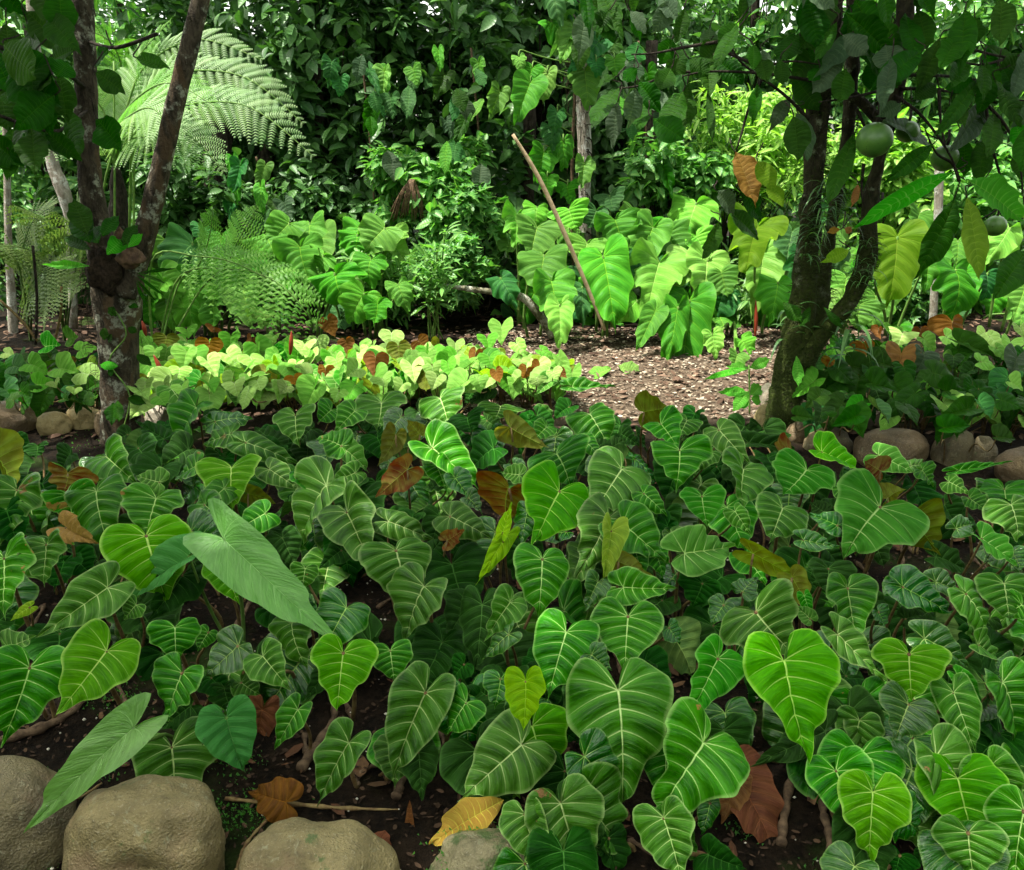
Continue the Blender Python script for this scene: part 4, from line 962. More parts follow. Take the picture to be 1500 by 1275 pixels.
tree('shrub', 'low shrub with drooping leaves over the bare soil, centre', 'shrub', 650, 400, 7.2, 0.42, 0.35, 0.35, 170, 0.11, 'mid', LOBE, seed=22, group=G2, trunk=False)
tree('shrub', 'loose pale shrub behind the thin stems, left of centre', 'shrub', 545, 400, 7.1, 0.45, 0.4, 0.45, 170, 0.13, 'lush', LANCE, seed=23, group=G2, trunk=False)
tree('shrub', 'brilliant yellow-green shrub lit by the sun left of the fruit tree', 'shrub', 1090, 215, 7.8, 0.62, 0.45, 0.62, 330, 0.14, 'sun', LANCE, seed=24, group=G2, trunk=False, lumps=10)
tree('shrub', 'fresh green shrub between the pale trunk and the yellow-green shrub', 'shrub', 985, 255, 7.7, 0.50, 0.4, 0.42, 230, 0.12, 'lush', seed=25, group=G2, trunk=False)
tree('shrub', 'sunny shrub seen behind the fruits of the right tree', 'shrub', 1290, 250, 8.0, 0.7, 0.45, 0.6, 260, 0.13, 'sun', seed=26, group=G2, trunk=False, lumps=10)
tree('shrub', 'green shrub behind the hanging fruits near the right edge', 'shrub', 1430, 300, 7.8, 0.62, 0.45, 0.55, 230, 0.12, 'lush', seed=27, group=G2, trunk=False)
tree('shrub', 'low shrub with light leaves right of the mossy limb at the back', 'shrub', 1330, 430, 7.6, 0.6, 0.4, 0.40, 160, 0.12, 'mid', LOBE, seed=28, group=G2, trunk=False)
tree('shrub', 'dim green shrub at the left edge under the dark hanging leaves', 'shrub', 20, 360, 7.6, 0.5, 0.4, 0.6, 190, 0.11, 'mid', seed=29, group=G2, trunk=False)
tree('shrub', 'dark shrub in the hollow under the tree fern', 'shrub', 300, 290, 7.8, 0.7, 0.4, 0.45, 200, 0.12, 'dark', seed=30, group=G2, trunk=False)
tree('shrub', 'dark shrub low behind the big leaves, left of centre', 'shrub', 480, 300, 8.0, 0.8, 0.4, 0.5, 240, 0.13, 'dark', seed=31, group=G2, trunk=False)
tree('shrub', 'lacy shrub low behind the mossy trunk', 'shrub', 1120, 420, 7.4, 0.5, 0.35, 0.4, 130, 0.12, 'mid', LANCE, seed=32, group=G2, trunk=False)
# far trees closing the view, then unseen tall trees added to shade beds and forest edge
G3 = 'far trees behind the forest edge'
for i, (px, py, fm, lab) in enumerate([(20, 120, 'mid', 'far tree closing the view at the upper left'), (230, 230, 'dark', 'far dark tree behind the fork of the left tree'), (420, 200, 'dark', 'far dark tree behind the fern tips'),
        (600, 200, 'dark', 'far dark tree left of the leaning pole'), (780, 210, 'dark', 'far dark tree behind the pale trunk'), (980, 190, 'dark', 'far tree behind the fresh green shrub'),
        (1160, 210, 'lush', 'far bright tree behind the mossy trunk'), (1340, 230, 'lush', 'far bright tree behind the fruits'), (1500, 260, 'mid', 'far tree at the right edge')]):
    tree('forest_tree', lab, 'tree', px, py, 12.5, 1.7, 1.0, 2.4, 330, 0.26, fm, seed=40 + i, group=G3, lumps=13)
def canopy(label, x0, x1, y0, y1, z, n, seed, base, holes=()):  # crown added out of view to block the sun over one area
    rs = np.random.RandomState(seed); e = empty('canopy_tree', base, label, 'tree', 'tall trees shading the garden from above'); sp = []
    while len(sp) < n:
        x = rs.uniform(x0, x1); y = rs.uniform(y0, y1)
        if any(((x - hx) / hr) ** 2 + ((y - hy) / hq) ** 2 < 1 for hx, hy, hr, hq in holes): continue
        sp.append((x, y, z + rs.normal(0, 0.35)))
    leafcloud('crown', sp, FM['canopy'], 0.42, OVT, seed, e, 6, droop=0.1)
    top = Vector(((x0 + x1) / 2, (y0 + y1) / 2, z)); P = smooth_path([base, Vector(base).lerp(top, 0.5) + Vector((0, 0, 1.5)), top], 12)
    v, f = tube(P, [0.22 * (1.1 - 0.6 * i / 12) for i in range(13)], 12, True, 0.1, seed); link('trunk', mesh('trunk', v, f, BD), I4, e)
    twigs('branch', top - Vector((0, 0, 1)), sp, BD, e, rs, 30, 0.05)
def shadow_pt(x, y, z0, z): return (x + SUN_DIR.x / SUN_DIR.z * (z - z0), y + SUN_DIR.y / SUN_DIR.z * (z - z0))
ZC = 8.0
sx, sy = shadow_pt(0, 0, 0.3, ZC)
canopy('tall tree beside the camera whose crown shades the front bed', -3.6 + sx, 3.8 + sx, 0.6 + sy, 3.75 + sy, ZC, 330, 71, (-5.0, -2.5, 0))
canopy('tall tree at the right whose crown shades the right bed', 1.9 + sx, 4.6 + sx, 4.15 + sy, 5.0 + sy, ZC + .5, 70, 72, (6.5, 3.0, 0))
canopy('tall tree at the left whose crown shades the ferns', -4.6 + sx, -2.6 + sx, 4.1 + sy, 6.6 + sy, ZC + .5, 70, 74, (-6.5, 3.0, 0))
sx2, sy2 = shadow_pt(0, 0, 2.0, ZC)
canopy('tall tree behind the forest edge with a wide high crown', -3.4 + sx2, 1.7 + sx2, 7.9 + sy2, 11.5 + sy2, ZC, 110, 73, (0.5, 13.5, 0))

for i, (x, y, lab) in enumerate([(-6.6, 3.2, 'left of the beds'), (-6.4, 0.3, 'left of the photographer'), (-5.0, -3.2, 'behind the photographer, left'), (-2.0, -5.2, 'behind the photographer, nearest the middle'), (1.6, -5.4, 'behind the photographer, right of the middle'),
        (4.8, -3.6, 'behind the photographer, right'), (6.6, -0.4, 'right of the photographer'), (6.9, 3.0, 'right of the beds')]):
    tree('garden_tree', 'bushy tree closing in the garden ' + lab, 'tree', 0, 0, 0, 2.2, 1.7, 2.3, 330, 0.42, 'canopy', seed=90 + i, group='bushy trees round the garden', lumps=14, pos=(x, y, 2.3), tr=0.12)  # ring of trees added out of view to keep low sky light off
rs = random.Random(52)
for q, (x0, x1, y0, y1, n, lab) in enumerate([(470, 610, 80, 250, 16, 'climbing plant with dull hanging leaves on the dark tree left of centre'), (640, 760, 70, 260, 16, 'climbing plant with hanging leaves behind the top of the leaning pole'),
        (880, 1010, 60, 260, 18, 'climbing plant with hanging leaves on the dark tree right of the pale trunk'), (330, 440, 230, 330, 10, 'climbing plant with dim leaves under the fern tips')]):
    g0 = at((x0 + x1) / 2, 480, 7.9); g0.z = 0; e = empty('climbing_plant', g0, lab, 'vine', 'climbing plants on the dark trees')
    tubes('stem', [(smooth_path([g0, at((x0 + x1) / 2 + 8, 300, 7.9), at((x0 + x1) / 2 - 10, y0, 7.8)], 14), 0.010)], M['stem'], e)
    for _ in range(n):
        a, b = rs.uniform(x0, x1), rs.uniform(y0, y1)
        J, mt, n_ = px_leaf(a, b, a + rs.gauss(0, 10), b + rs.uniform(22, 42), rs.uniform(16, 30), rs.uniform(7.3, 7.7) / ray(a, b).y, rs.uniform(0, .6), rs.uniform(-.5, .5)); link('leaf', blade_for(rs.choice(['big', 'oval']), rs.choice('ACCGT'), rs.randrange(7)), mt, e)

# ================================================================ the forked tree at the left
TL = empty('forked_tree', atz(180, 640, 0), 'forked tree with lichen-spotted trunk rising at the left, dark leaves hanging from its top', 'tree')
Yl = TL.location.y
limb('trunk', [(180, 655, 32), (177, 600, 27), (174, 540, 27), (173, 480, 30), (172, 430, 34), (170, 385, 37), (171, 362, 22)], Yl, BK, TL, 34, 0.10, 22)
limb('limb', [(160, 420, 20), (148, 380, 19), (140, 320, 17), (131, 250, 15), (127, 180, 15), (125, 100, 14), (121, 20, 14), (118, -80, 13)], Yl, BK, TL, 40, 0.10, 16)
limb('limb', [(183, 430, 20), (198, 388, 17), (214, 335, 15), (232, 262, 13), (246, 200, 12.5), (262, 130, 12), (275, 80, 12), (298, -20, 11), (310, -90, 10)], Yl - 0.05, BK, TL, 40, 0.10, 16)
def hang(parent, data, Y, mats=None, rs=random.Random(4), key='oval', name='leaf', wf=1.0):
    for (jx, jy, tx, ty, w_, k) in data:
        D = (Y + rs.uniform(-.35, .15)) / ray(jx, jy).y
        J, mt, n = px_leaf(jx, jy, tx, ty, w_ * wf, D, rs.uniform(-0.2, 0.5), rs.uniform(-.5, .5))
        lf = link(name, blade_for(key, k, rs.randrange(len(BL[key]))), mt, parent)
        up = Vector((rs.uniform(-.04, .04), rs.uniform(-.02, .05), rs.uniform(0.03, 0.06)))
        P = bez(J, J + (J - (J + (mt.to_3x3() @ Vector((0, -1, 0))) * 0.3)), J + up * 0.7, J + up * 1.4, 6)
        v, f = tube(P, [0.003] * 7, 5); link('petiole', mesh('petiole', v, f, BD), I4, lf)
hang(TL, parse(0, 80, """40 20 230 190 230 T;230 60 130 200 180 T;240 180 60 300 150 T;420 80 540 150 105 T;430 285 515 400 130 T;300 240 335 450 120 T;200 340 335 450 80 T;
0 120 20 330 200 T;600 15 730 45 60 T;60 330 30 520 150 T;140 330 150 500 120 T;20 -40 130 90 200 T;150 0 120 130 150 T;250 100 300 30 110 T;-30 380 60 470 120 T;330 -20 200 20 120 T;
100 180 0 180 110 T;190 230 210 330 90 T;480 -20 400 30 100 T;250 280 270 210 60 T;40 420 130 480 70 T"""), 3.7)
tubes('twig', [(smooth_path([at(126, 130, Yl), at(100, 110, 3.9), at(60, 90, 3.7), at(-30, 60, 3.6)], 14), 0.010), (smooth_path([at(130, 160, Yl), at(90, 190, 3.8), at(60, 190, 3.7), at(0, 170, 3.7)], 14), 0.008),
      (smooth_path([at(126, 60, Yl), at(170, 70, 4.0), at(230, 50, 3.9)], 10), 0.008)], BD, TL)
rs = random.Random(43); el_ = []
for _ in range(26):
    a, b = rs.uniform(-30, 90), rs.uniform(-40, 180); el_.append((a, b, a + rs.gauss(0, 25), b + rs.uniform(25, 70), rs.uniform(25, 45), 'T'))
hang(TL, el_, 3.9)
# crown above the frame
cr = np.random.RandomState(8); c0 = at(120, -170, Yl - 0.35)
sp = blob_spots(cr, c0 + Vector((-0.5, -.2, .3)), 1.1, 0.6, 0.42, 70, lumps=7); sp = [s for s in sp if s[2] > 1.55 + 0.20 * s[1] + 0.1]
leafcloud('crown', sp, FM['canopy'], 0.24, OVT, 9, TL, 6); twigs('branch', c0, sp, BD, TL, cr, 16, 0.012)
# epiphyte in the fork
EP = empty('epiphyte', at(168, 400, Yl - 0.12), 'dark strap-leaved epiphyte with brown papery sheath in the left tree fork', 'epiphyte')
ep = parse(0, 80, """400 830 310 670 110 T;385 790 325 640 90 T;400 860 270 795 50 T;450 800 500 700 75 T;395 930 185 922 36 L;540 840 590 740 60 T;560 850 620 790 40 L;430 830 390 740 90 T;
470 880 550 800 80 L;600 960 730 1000 14 T;600 970 720 1060 14 T;600 990 680 1080 14 T;610 960 760 940 12 T;600 1000 640 1100 14 T""")
for (jx, jy, tx, ty, w_, k) in ep:
    J, mt, n = px_leaf(jx, jy, tx, ty, w_, (Yl - 0.22) / ray(jx, jy).y, rnd.uniform(0, .4), rnd.uniform(-.3, .3)); link('leaf', blade_for('oval', k, rnd.randrange(7)), mt, EP)
def lump(name, pos, r, mat, parent, seed, sx=1, sy=1, sz=1):
    bm = bmesh.new(); bmesh.ops.create_icosphere(bm, subdivisions=4, radius=1)
    for v in bm.verts:
        d = v.co.copy(); q = 1 + 0.35 * noise.noise(d * 1.6 + Vector((seed, 0, 0))) + 0.15 * noise.noise(d * 5 + Vector((seed, 3, 0))); v.co = Vector((d.x * sx, d.y * sy, d.z * sz)) * r * q
    me = bpy.data.meshes.new(name); bm.to_mesh(me); bm.free(); me.polygons.foreach_set('use_smooth', [True] * len(me.polygons)); me.materials.append(mat)
    return link(name, me, Matrix.Translation(pos), parent)
ROOT = plain_mat('root_mass', (0.015, 0.011, 0.007), (0.06, 0.04, 0.025), 60, 0.9, 1.0, 0.02)
SHEATH = plain_mat('papery_sheath', (0.05, 0.03, 0.018), (0.13, 0.08, 0.045), 35, 0.7, 0.5, 0.01)
lump('root_ball', at(152, 395, Yl - 0.12), 0.10, ROOT, EP, 2, 0.8, 0.6, 1.2)
lump('sheath', at(192, 378, Yl - 0.17), 0.062, SHEATH, EP, 5, 1.0, 0.5, 0.8)
lump('sheath', at(178, 355, Yl - 0.15), 0.042, SHEATH, EP, 7, 0.7, 0.5, 1.5)
def strands(name, path_pts, n, L, mat, parent, seed, r=0.0018, spread=0.05, rise=-0.3):
    rs = random.Random(seed); paths = []
    for _ in range(n):
        i = rs.randrange(len(path_pts) - 1); p, rr = path_pts[i]; a = rs.uniform(0, 6.28)
        d = Vector((math.cos(a), -abs(math.sin(a)) if rs.random() < .8 else math.sin(a), 0)); q = p + d * rr * 0.95 + Vector((0, 0, rs.uniform(-.02, .02)))
        l = L * rs.uniform(0.3, 1.3); e1 = q + d * l * 0.5 + Vector((rs.uniform(-1, 1) * spread, 0, rs.uniform(-.2, .4) * l)); e2 = e1 + Vector((rs.uniform(-1, 1) * spread, rs.uniform(-.5, .2) * spread, rise * l * rs.uniform(.3, 2)))
        paths.append((bez(q, q + d * l * .3, e1, e2, 4), [r, r, r * .8, r * .5, r * .2]))
    o = tubes(name, paths, mat, parent, 3); o['kind'] = 'stuff'; return o
def pts_of(pts, Y, n=24):
    P, rr = px_path(pts, Y, n); return list(zip(P, rr))
strands('rootlets', pts_of([(165, 560, 22), (160, 480, 26), (155, 420, 30), (152, 380, 26)], Yl), 140, 0.09, ROOT, EP, 3, spread=0.02, rise=-1.0)
VN_ = empty('climbing_vine', atz(185, 640, 0) + Vector((0, -0.15, 0)), 'small-leaved vine creeping up the front of the forked trunk', 'vine')
vp = [(atz(185, 640, 0) + Vector((0.02, -0.12, 0.02))), at(190, 580, Yl - .11), at(160, 530, Yl - .11), at(185, 490, Yl - .12), at(165, 450, Yl - .12)]
tubes('stem', [(smooth_path(vp, 20), 0.004)], M['green_stalk'], VN_)
for (jx, jy, tx, ty, w_, k) in parse(0, 430, "460 150 455 200 35 T;490 180 470 210 40 T;520 320 440 310 45 L;500 340 470 350 40 T;515 470 520 560 50 T;500 480 490 570 60 T;560 460 640 480 40 T;610 60 560 50 30 T;480 60 500 95 40 T;560 150 600 170 30 T;600 270 660 310 40 T"):
    J, mt, n = px_leaf(jx, jy, tx, ty, w_, (Yl - 0.14) / ray(jx, jy).y, .3, rnd.uniform(-.3, .3)); link('leaf', blade_for('oval', k, rnd.randrange(7)), mt, VN_)

# ================================================================ the mossy fruit tree at the right
TR = empty('fruit_tree', atz(1150, 632, 0), 'mossy dark tree at the right with round green fruits and long hanging leaves', 'tree')
Yr = TR.location.y
trunk_pts = [(1141, 655, 32), (1148, 600, 25), (1157, 550, 23), (1167, 500, 22), (1175, 440, 18), (1182, 380, 17), (1188, 300, 14), (1194, 220, 14), (1200, 150, 15), (1210, 80, 16), (1220, -20, 15), (1230, -90, 14)]
limb_pts = [(1172, 530, 18), (1195, 500, 15), (1228, 462, 13), (1252, 425, 13), (1268, 385, 14), (1273, 340, 12), (1277, 280, 10), (1287, 238, 9), (1302, 180, 10), (1315, 120, 11), (1322, 60, 11), (1330, -30, 10), (1336, -80, 9)]
stem2 = [(1168, 560, 20), (1186, 500, 18), (1200, 440, 15), (1209, 380, 10), (1222, 310, 8), (1234, 240, 8), (1244, 170, 9), (1248, 90, 10), (1250, -40, 9)]
limb('trunk', trunk_pts, Yr, BM, TR, 60, 0.28, 26); limb('limb', limb_pts, Yr - 0.05, BM, TR, 60, 0.28, 20); limb('limb', stem2, Yr + 0.12, BM, TR, 50, 0.28, 16)
limb('limb', [(1300, 190, 9), (1262, 150, 7), (1225, 120, 6), (1200, 60, 5)], Yr, BM, TR, 16, .1, 10)
MOSS = plain_mat('moss', (0.012, 0.022, 0.004), (0.06, 0.09, 0.016), 80, 0.9, 0.8, 0.01)
strands('moss', pts_of(trunk_pts[:6], Yr), 1300, 0.03, MOSS, TR, 5, r=0.0022, spread=0.02)
strands('moss', pts_of(trunk_pts[5:10], Yr) + pts_of(stem2[1:7], Yr + .1), 700, 0.05, MOSS, TR, 6, r=0.002, spread=0.03, rise=-0.6)
strands('moss', pts_of(limb_pts[:6], Yr - .05), 600, 0.04, MOSS, TR, 7, r=0.002, spread=0.02)
# branches at the top
br = [[(1040, 105), (985, 108), (940, 125), (905, 130)], [(1060, 60), (1000, 70), (960, 78), (925, 80)], [(1185, 175), (1150, 140), (1110, 110), (1080, 85), (1060, 40)], [(1200, 120), (1120, 108), (1040, 105), (1000, 112)], [(1320, 130), (1370, 132), (1430, 140), (1520, 150)], [(1320, 110), (1390, 112), (1450, 118), (1540, 105)],
      [(1310, 140), (1350, 170), (1390, 225), (1405, 265)], [(1300, 130), (1260, 140), (1200, 150)], [(1125, 100), (1100, 150), (1085, 200), (1078, 222)], [(1430, 140), (1470, 180), (1492, 230), (1500, 300)], [(1330, 90), (1400, 70), (1480, 84), (1540, 60)],
      [(1405, 265), (1395, 240), (1372, 225), (1355, 190)], [(1255, 160), (1275, 200), (1283, 190)], [(1050, 70), (1110, 95), (1160, 90), (1200, 95)], [(1375, 130), (1378, 180), (1385, 215)], [(1440, 110), (1450, 200), (1470, 290), (1440, 320)],
      [(1265, 240), (1262, 280), (1266, 300)], [(1480, 84), (1440, 95), (1400, 90)]]
tubes('branch', [(smooth_path([at(a, b, Yr - 0.1 - 0.12 * (i % 4) * j / len(q)) for j, (a, b) in enumerate(q)], 14), [0.009 * (1 - 0.65 * j / 14) for j in range(15)]) for i, q in enumerate(br)], BD, TR, 7)
fl = parse(1000, 80, """230 430 340 635 125 W;150 600 240 690 90 G;250 600 365 720 100 T;200 690 350 790 110 T;160 730 108 890 60 T;1190 515 778 712 100 L;1240 550 1530 700 120 L;
880 290 1150 345 110 G;700 15 575 158 110 G;1330 20 1340 230 85 T;1195 630 1085 962 135 T;1250 630 1330 962 110 O;1100 395 930 535 75 T;1235 375 1245 512 85 T;1330 355 1310 540 85 T;
1510 860 1400 1040 120 T;720 60 690 205 100 T;550 165 480 200 70 G;470 190 395 305 65 G;110 150 130 375 36 T;20 130 10 320 85 T;910 20 945 135 75 T;330 470 400 580 85 O;370 570 445 650 75 O;
760 340 640 650 80 T;30 20 110 90 90 T;150 20 260 110 100 T;340 20 380 110 80 T;830 20 820 150 70 T;1020 200 1120 110 90 T;1400 60 1500 180 100 T;1450 110 1370 150 80 O;1500 10 1400 90 100 T;
1150 150 1280 120 70 T;600 60 560 110 60 T;960 220 880 260 70 G;1460 300 1500 400 80 L;620 10 660 100 90 T;1090 20 1060 130 80 T;1230 20 1200 130 85 T;330 130 310 290 50 T;430 20 440 130 70 T;
1330 560 1420 540 50 L;690 770 640 775 36 W;710 765 745 780 30 W;770 570 755 660 36 W;730 860 640 900 60 O;1300 250 1390 330 80 T;1180 230 1250 300 80 T;1480 420 1500 520 90 T""")
fl += parse(500, 80, "1220 150 1095 285 115 T;1215 210 1180 392 80 G;1290 150 1285 295 90 G;1310 120 1390 235 90 T;1500 165 1415 315 120 T;1290 20 1280 120 90 G;1450 60 1400 150 90 T;1330 180 1310 330 80 T;1370 280 1500 370 120 T;1200 100 1120 125 70 T;1480 20 1460 90 90 T;1300 60 1240 110 60 T")
rs = random.Random(41)
for _ in range(60):
    a, b = rs.uniform(1150, 1530), rs.uniform(-20, 200)
    if 1170 < a < 1420 and b > 60: b -= 110
    fl.append((a, b, a + rs.gauss(0, 28), b + rs.uniform(25, 75), rs.uniform(20, 42), rs.choice('TTTTTG')))
for _ in range(26):
    a, b = rs.uniform(850, 1160), rs.uniform(-30, 75); fl.append((a, b, a + rs.gauss(0, 20), b + rs.uniform(25, 60), rs.uniform(18, 34), rs.choice('TTTG')))
hang(TR, fl, Yr - 0.15, key='oval', rs=random.Random(12))
FR = NG('green_rind'); 
_g = FR.n('ShaderNodeNewGeometry'); _n = FR.noise(_g.outputs['Position'], 14, 6); _n2 = FR.noise(_g.outputs['Position'], 70, 3)
_c = FR.mix(FR.ss(_n, 0.3, 0.7), (0.045, 0.13, 0.018), (0.09, 0.20, 0.03)); _c = FR.mix(FR.ss(_n2, 0.66, 0.72, 0, .7), _c, (0.02, 0.03, 0.01))
_p = FR.n('ShaderNodeBsdfPrincipled'); FR.l(_c, _p.inputs['Base Color']); _p.inputs['Roughness'].default_value = 0.38; FR.l(FR.bump(_n, 0.2, 0.01), _p.inputs['Normal']); FR.l(_p.outputs[0], FR.out.inputs[0])
def fruit(px, py, r, Y, lab):
    c = at(px, py, Y); rr = r * Y / F
    bm = bmesh.new(); bmesh.ops.create_uvsphere(bm, u_segments=32, v_segments=20, radius=rr)
    for v in bm.verts:
        d = v.co.normalized(); v.co *= 1 + 0.02 * noise.noise(d * 1.5 + Vector((px, 0, 0))) - 0.12 * max(0, d.z - 0.75) ** 1 ; v.co.z *= 0.97
    me = bpy.data.meshes.new('fruit'); bm.to_mesh(me); bm.free(); me.polygons.foreach_set('use_smooth', [True] * len(me.polygons)); me.materials.append(FR.m)
    f_ = link('fruit', me, Matrix.Translation(c), TR); f_['label'] = lab
    tubes('stalk', [(smooth_path([c + Vector((0, 0, rr * 0.85)), c + Vector((0.01, 0.01, rr * 1.3)), c + Vector((0.03, 0.06, rr * 2.0))], 6), 0.007)], BD, f_)
fruit(1281, 205, 24, Yr - 0.22, 'largest round green fruit, right of the trunk'); fruit(1329, 193, 15, Yr, 'fruit half hidden behind the dusty leaf'); fruit(1384, 232, 18, Yr - .1, 'dark fruit right of the largest')
fruit(1178, 214, 12, Yr + .05, 'small fruit left of the trunk'); fruit(1458, 331, 15, Yr - .1, 'low fruit near the right edge'); fruit(1289, 304, 9, Yr, 'smallest fruit on the limb')
cr = np.random.RandomState(18); c0 = at(1260, -120, Yr)
sp = blob_spots(cr, c0 + Vector((0, 0, .4)), 1.5, 0.9, 0.42, 100, lumps=8); sp = [s for s in sp if s[2] > 1.55 + 0.20 * s[1] + 0.1]
leafcloud('crown', sp, FM['canopy'], 0.25, OVT, 19, TR, 6)
# orchid-like grass tufts on the trunk
ET = empty('epiphyte', at(1215, 305, Yr - .12), 'shaggy grassy epiphyte growing on the mossy trunk below the fruits', 'epiphyte')
def straps(parent, px, py, Y, n, L, wd, seed, mat, name='leaf', el0=0.9, as_one=True):
    rs = random.Random(seed); V = []; Fc = []; A = []; B_ = []
    c = at(px, py, Y)
    for i in range(n):
        a = rs.uniform(0, 6.28); d = Vector((math.cos(a), math.sin(a) * 0.6 - 0.3, 0)).normalized(); l = L * rs.uniform(0.4, 1.2); e0 = rs.uniform(0.1, el0); s0 = c + Vector((rs.uniform(-.05, .05), rs.uniform(-.02, .02), rs.uniform(-.12, .12)))
        P = bez(s0, s0 + d * l * .3 + Vector((0, 0, l * e0 * .5)), s0 + d * l * .7 + Vector((0, 0, l * e0 * .5)), s0 + d * l * 0.9 + Vector((0, 0, -l * rs.uniform(.1, .6))), 6)
        sd = d.cross(Vector((0, 0, 1))); o = len(V); r = rs.random()
        for j, p in enumerate(P):
            ww = wd * math.sin(math.pi * (0.12 + 0.86 * j / 6)) ; V += [p - sd * ww, p + Vector((0, 0, -ww * .4)), p + sd * ww]; A += [(r, -.2, j / 6), (r, 0, j / 6), (r, .2, j / 6)]
        for j in range(6):
            for k in (0, 1): Fc.append((o + j * 3 + k, o + j * 3 + k + 1, o + j * 3 + k + 4, o + j * 3 + k + 3))
    return link(name, mesh(name, V, Fc, mat, True, {'lf': A}), I4, parent)
straps(ET, 1212, 300, Yr - .1, 60, 0.15, 0.005, 3, FM['dark']); straps(ET, 1190, 350, Yr - .1, 40, 0.13, 0.005, 4, FM['dark'])
E2 = empty('epiphyte', at(1268, 395, Yr - .1), 'fine twiggy epiphyte on the bend of the mossy limb', 'epiphyte'); straps(E2, 1266, 385, Yr - .1, 60, 0.12, 0.003, 5, FM['mid'])
E3 = empty('epiphyte', at(1240, 500, Yr - .1), 'dark drooping strap-leaved epiphyte in the angle of the mossy trunk and limb', 'epiphyte'); straps(E3, 1238, 490, Yr - .12, 16, 0.26, 0.013, 6, FM['dark']); straps(E3, 1160, 470, Yr - .12, 12, 0.16, 0.01, 7, FM['dark'], el0=.5)
for (jx, jy, tx, ty, w_, k) in parse(1000, 430, "500 275 510 400 45 L;440 40 520 120 60 T;620 60 700 150 30 T;560 60 520 140 40 T"):
    J, mt, n = px_leaf(jx, jy, tx, ty, w_, (Yr - .2) / ray(jx, jy).y, .2, 0); link('leaf', blade_for('oval', k, 2), mt, E3)

# ================================================================ tree fern and ferns
def frond_mesh(name, P, mat, pin=26, plen=0.32, seed=0, droop=0.25, pinnules=20, pw=0.012, ref=(0.0, -0.75, 0.66), rach=0.008, start=0.12, angle=1.15, rachmat='green_stalk', light=(0, 1)):
    """P: rachis path (list of Vector); pinnae on both sides, each cut into pinnules"""
    rs = random.Random(seed); V = []; Fc = []; A = []
    n = len(P) - 1; gap = sum((P[i + 1] - P[i]).length for i in range(n)) * (1 - start) / pin
    def pos(t):
        u = t * n; k = min(int(u), n - 1); return P[k].lerp(P[k + 1], u - k), (P[k + 1] - P[k]).normalized()
    up = Vector((0, 0, 1))
    for i in range(pin):
        t = start + (1 - start) * (i / (pin - 0.5)); p, d = pos(t)
        side0 = d.cross(Vector(ref)); side0 = side0.normalized() if side0.length > 0.05 else Vector((1, 0, 0)); nrm = side0.cross(d).normalized()
        L = plen * (math.sin(math.pi * (0.18 + 0.80 * (i / pin))) ** 0.8) * (1 if i < pin * .75 else (1 - (i / pin - .75) * 2.6))
        L = max(L, 0.03)
        for s in (1, -1):
            a = angle * rs.uniform(0.92, 1.08); dr = (d * math.cos(a) + side0 * s * math.sin(a)).normalized(); r = rs.random()
            dz = droop * rs.uniform(0.6, 1.4)
            m = max(6, int(pinnules * (1 if plen > 0.265 else 0.6) * L / plen)); 
            for j in range(m):
                q = (j + 0.5) / m; c = p + dr * L * q - up * (dz * L * q * q) + nrm * 0.0
                tan = (dr - up * (2 * dz * q)).normalized(); sn = tan.cross(nrm).normalized()
                l2 = min(L * 0.17, gap * 0.58) * math.sin(math.pi * (0.22 + 0.76 * q)) + 0.004; wd = L / m * 0.30
                for s2 in (1, -1):
                    e = (sn * s2 * 0.95 + tan * 0.38).normalized(); o = len(V)
                    tip = c + e * l2 - nrm * l2 * 0.25
                    V += [c - tan * wd, c + tan * wd, c + e * l2 * .7 + tan * wd * .8 - nrm * l2 * .1, tip, c + e * l2 * .6 - tan * wd * .6 - nrm * l2 * .1]
                    A += [(r, .2, 0), (r, .2, .2), (r, .2, .5), (r, .2, 1), (r, .2, .5)]
                    Fc.append((o, o + 1, o + 2, o + 3, o + 4))
    return mesh(name, V, Fc, mat, False, {'lf': A})
FERN = foliage_mat('fern_frond', (0.15, 0.27, 0.10), (0.26, 0.38, 0.17), 0.5, 0.3, rib=(0.4, 0.5, 0.25), spec=0.4)
FERN2 = foliage_mat('green_fern_frond', (0.08, 0.22, 0.03), (0.15, 0.32, 0.05), 0.45, 0.4)
FERN3 = foliage_mat('yellowish_fern_frond', (0.12, 0.19, 0.06), (0.20, 0.26, 0.09), 0.5, 0.3)
def frond(parent, pts, mat, seed, plen, name='frond', **kw):
    """pts: (px, py, Y)"""
    P = smooth_path([at(*p) for p in pts], 30)
    fr = link(name, frond_mesh(name, P, mat, plen=plen, seed=seed, **kw), I4, parent)
    tubes('rachis', [(P, [0.011 * (1 - 0.85 * i / 30) for i in range(31)])], M['green_stalk'], fr)
TF = empty('tree_fern', atz(182, 500, 0) + Vector((0, 0.9, 0)), 'big tree fern with long sunlit feathery fronds arching out behind the forked tree', 'tree fern')
B = TF.location; base = at(178, 330, 6.1)
limb('trunk', [(186, 480, 26), (178, 360, 15), (173, 290, 12), (170, 245, 5)], 6.25, BD, TF, 14, 0.2, 14)
FRS = [([(250, 110), (355, 112), (445, 182)], 5.8, 1), ([(250, 158), (360, 155), (460, 230)], 5.5, 2), ([(215, 95), (290, 58), (385, 88)], 6.2, 3), ([(215, 200), (275, 198), (328, 252)], 5.4, 4),
       ([(150, 160), (112, 125), (55, 150)], 6.2, 6), ([(175, 130), (205, 80), (250, 30)], 6.4, 7), ([(200, 145), (250, 122), (318, 158)], 5.3, 10), ([(135, 205), (95, 190), (45, 232)], 5.8, 11), ([(190, 170), (225, 160), (262, 205)], 5.1, 12), ([(180, 110), (160, 60), (110, 40)], 6.5, 8)]
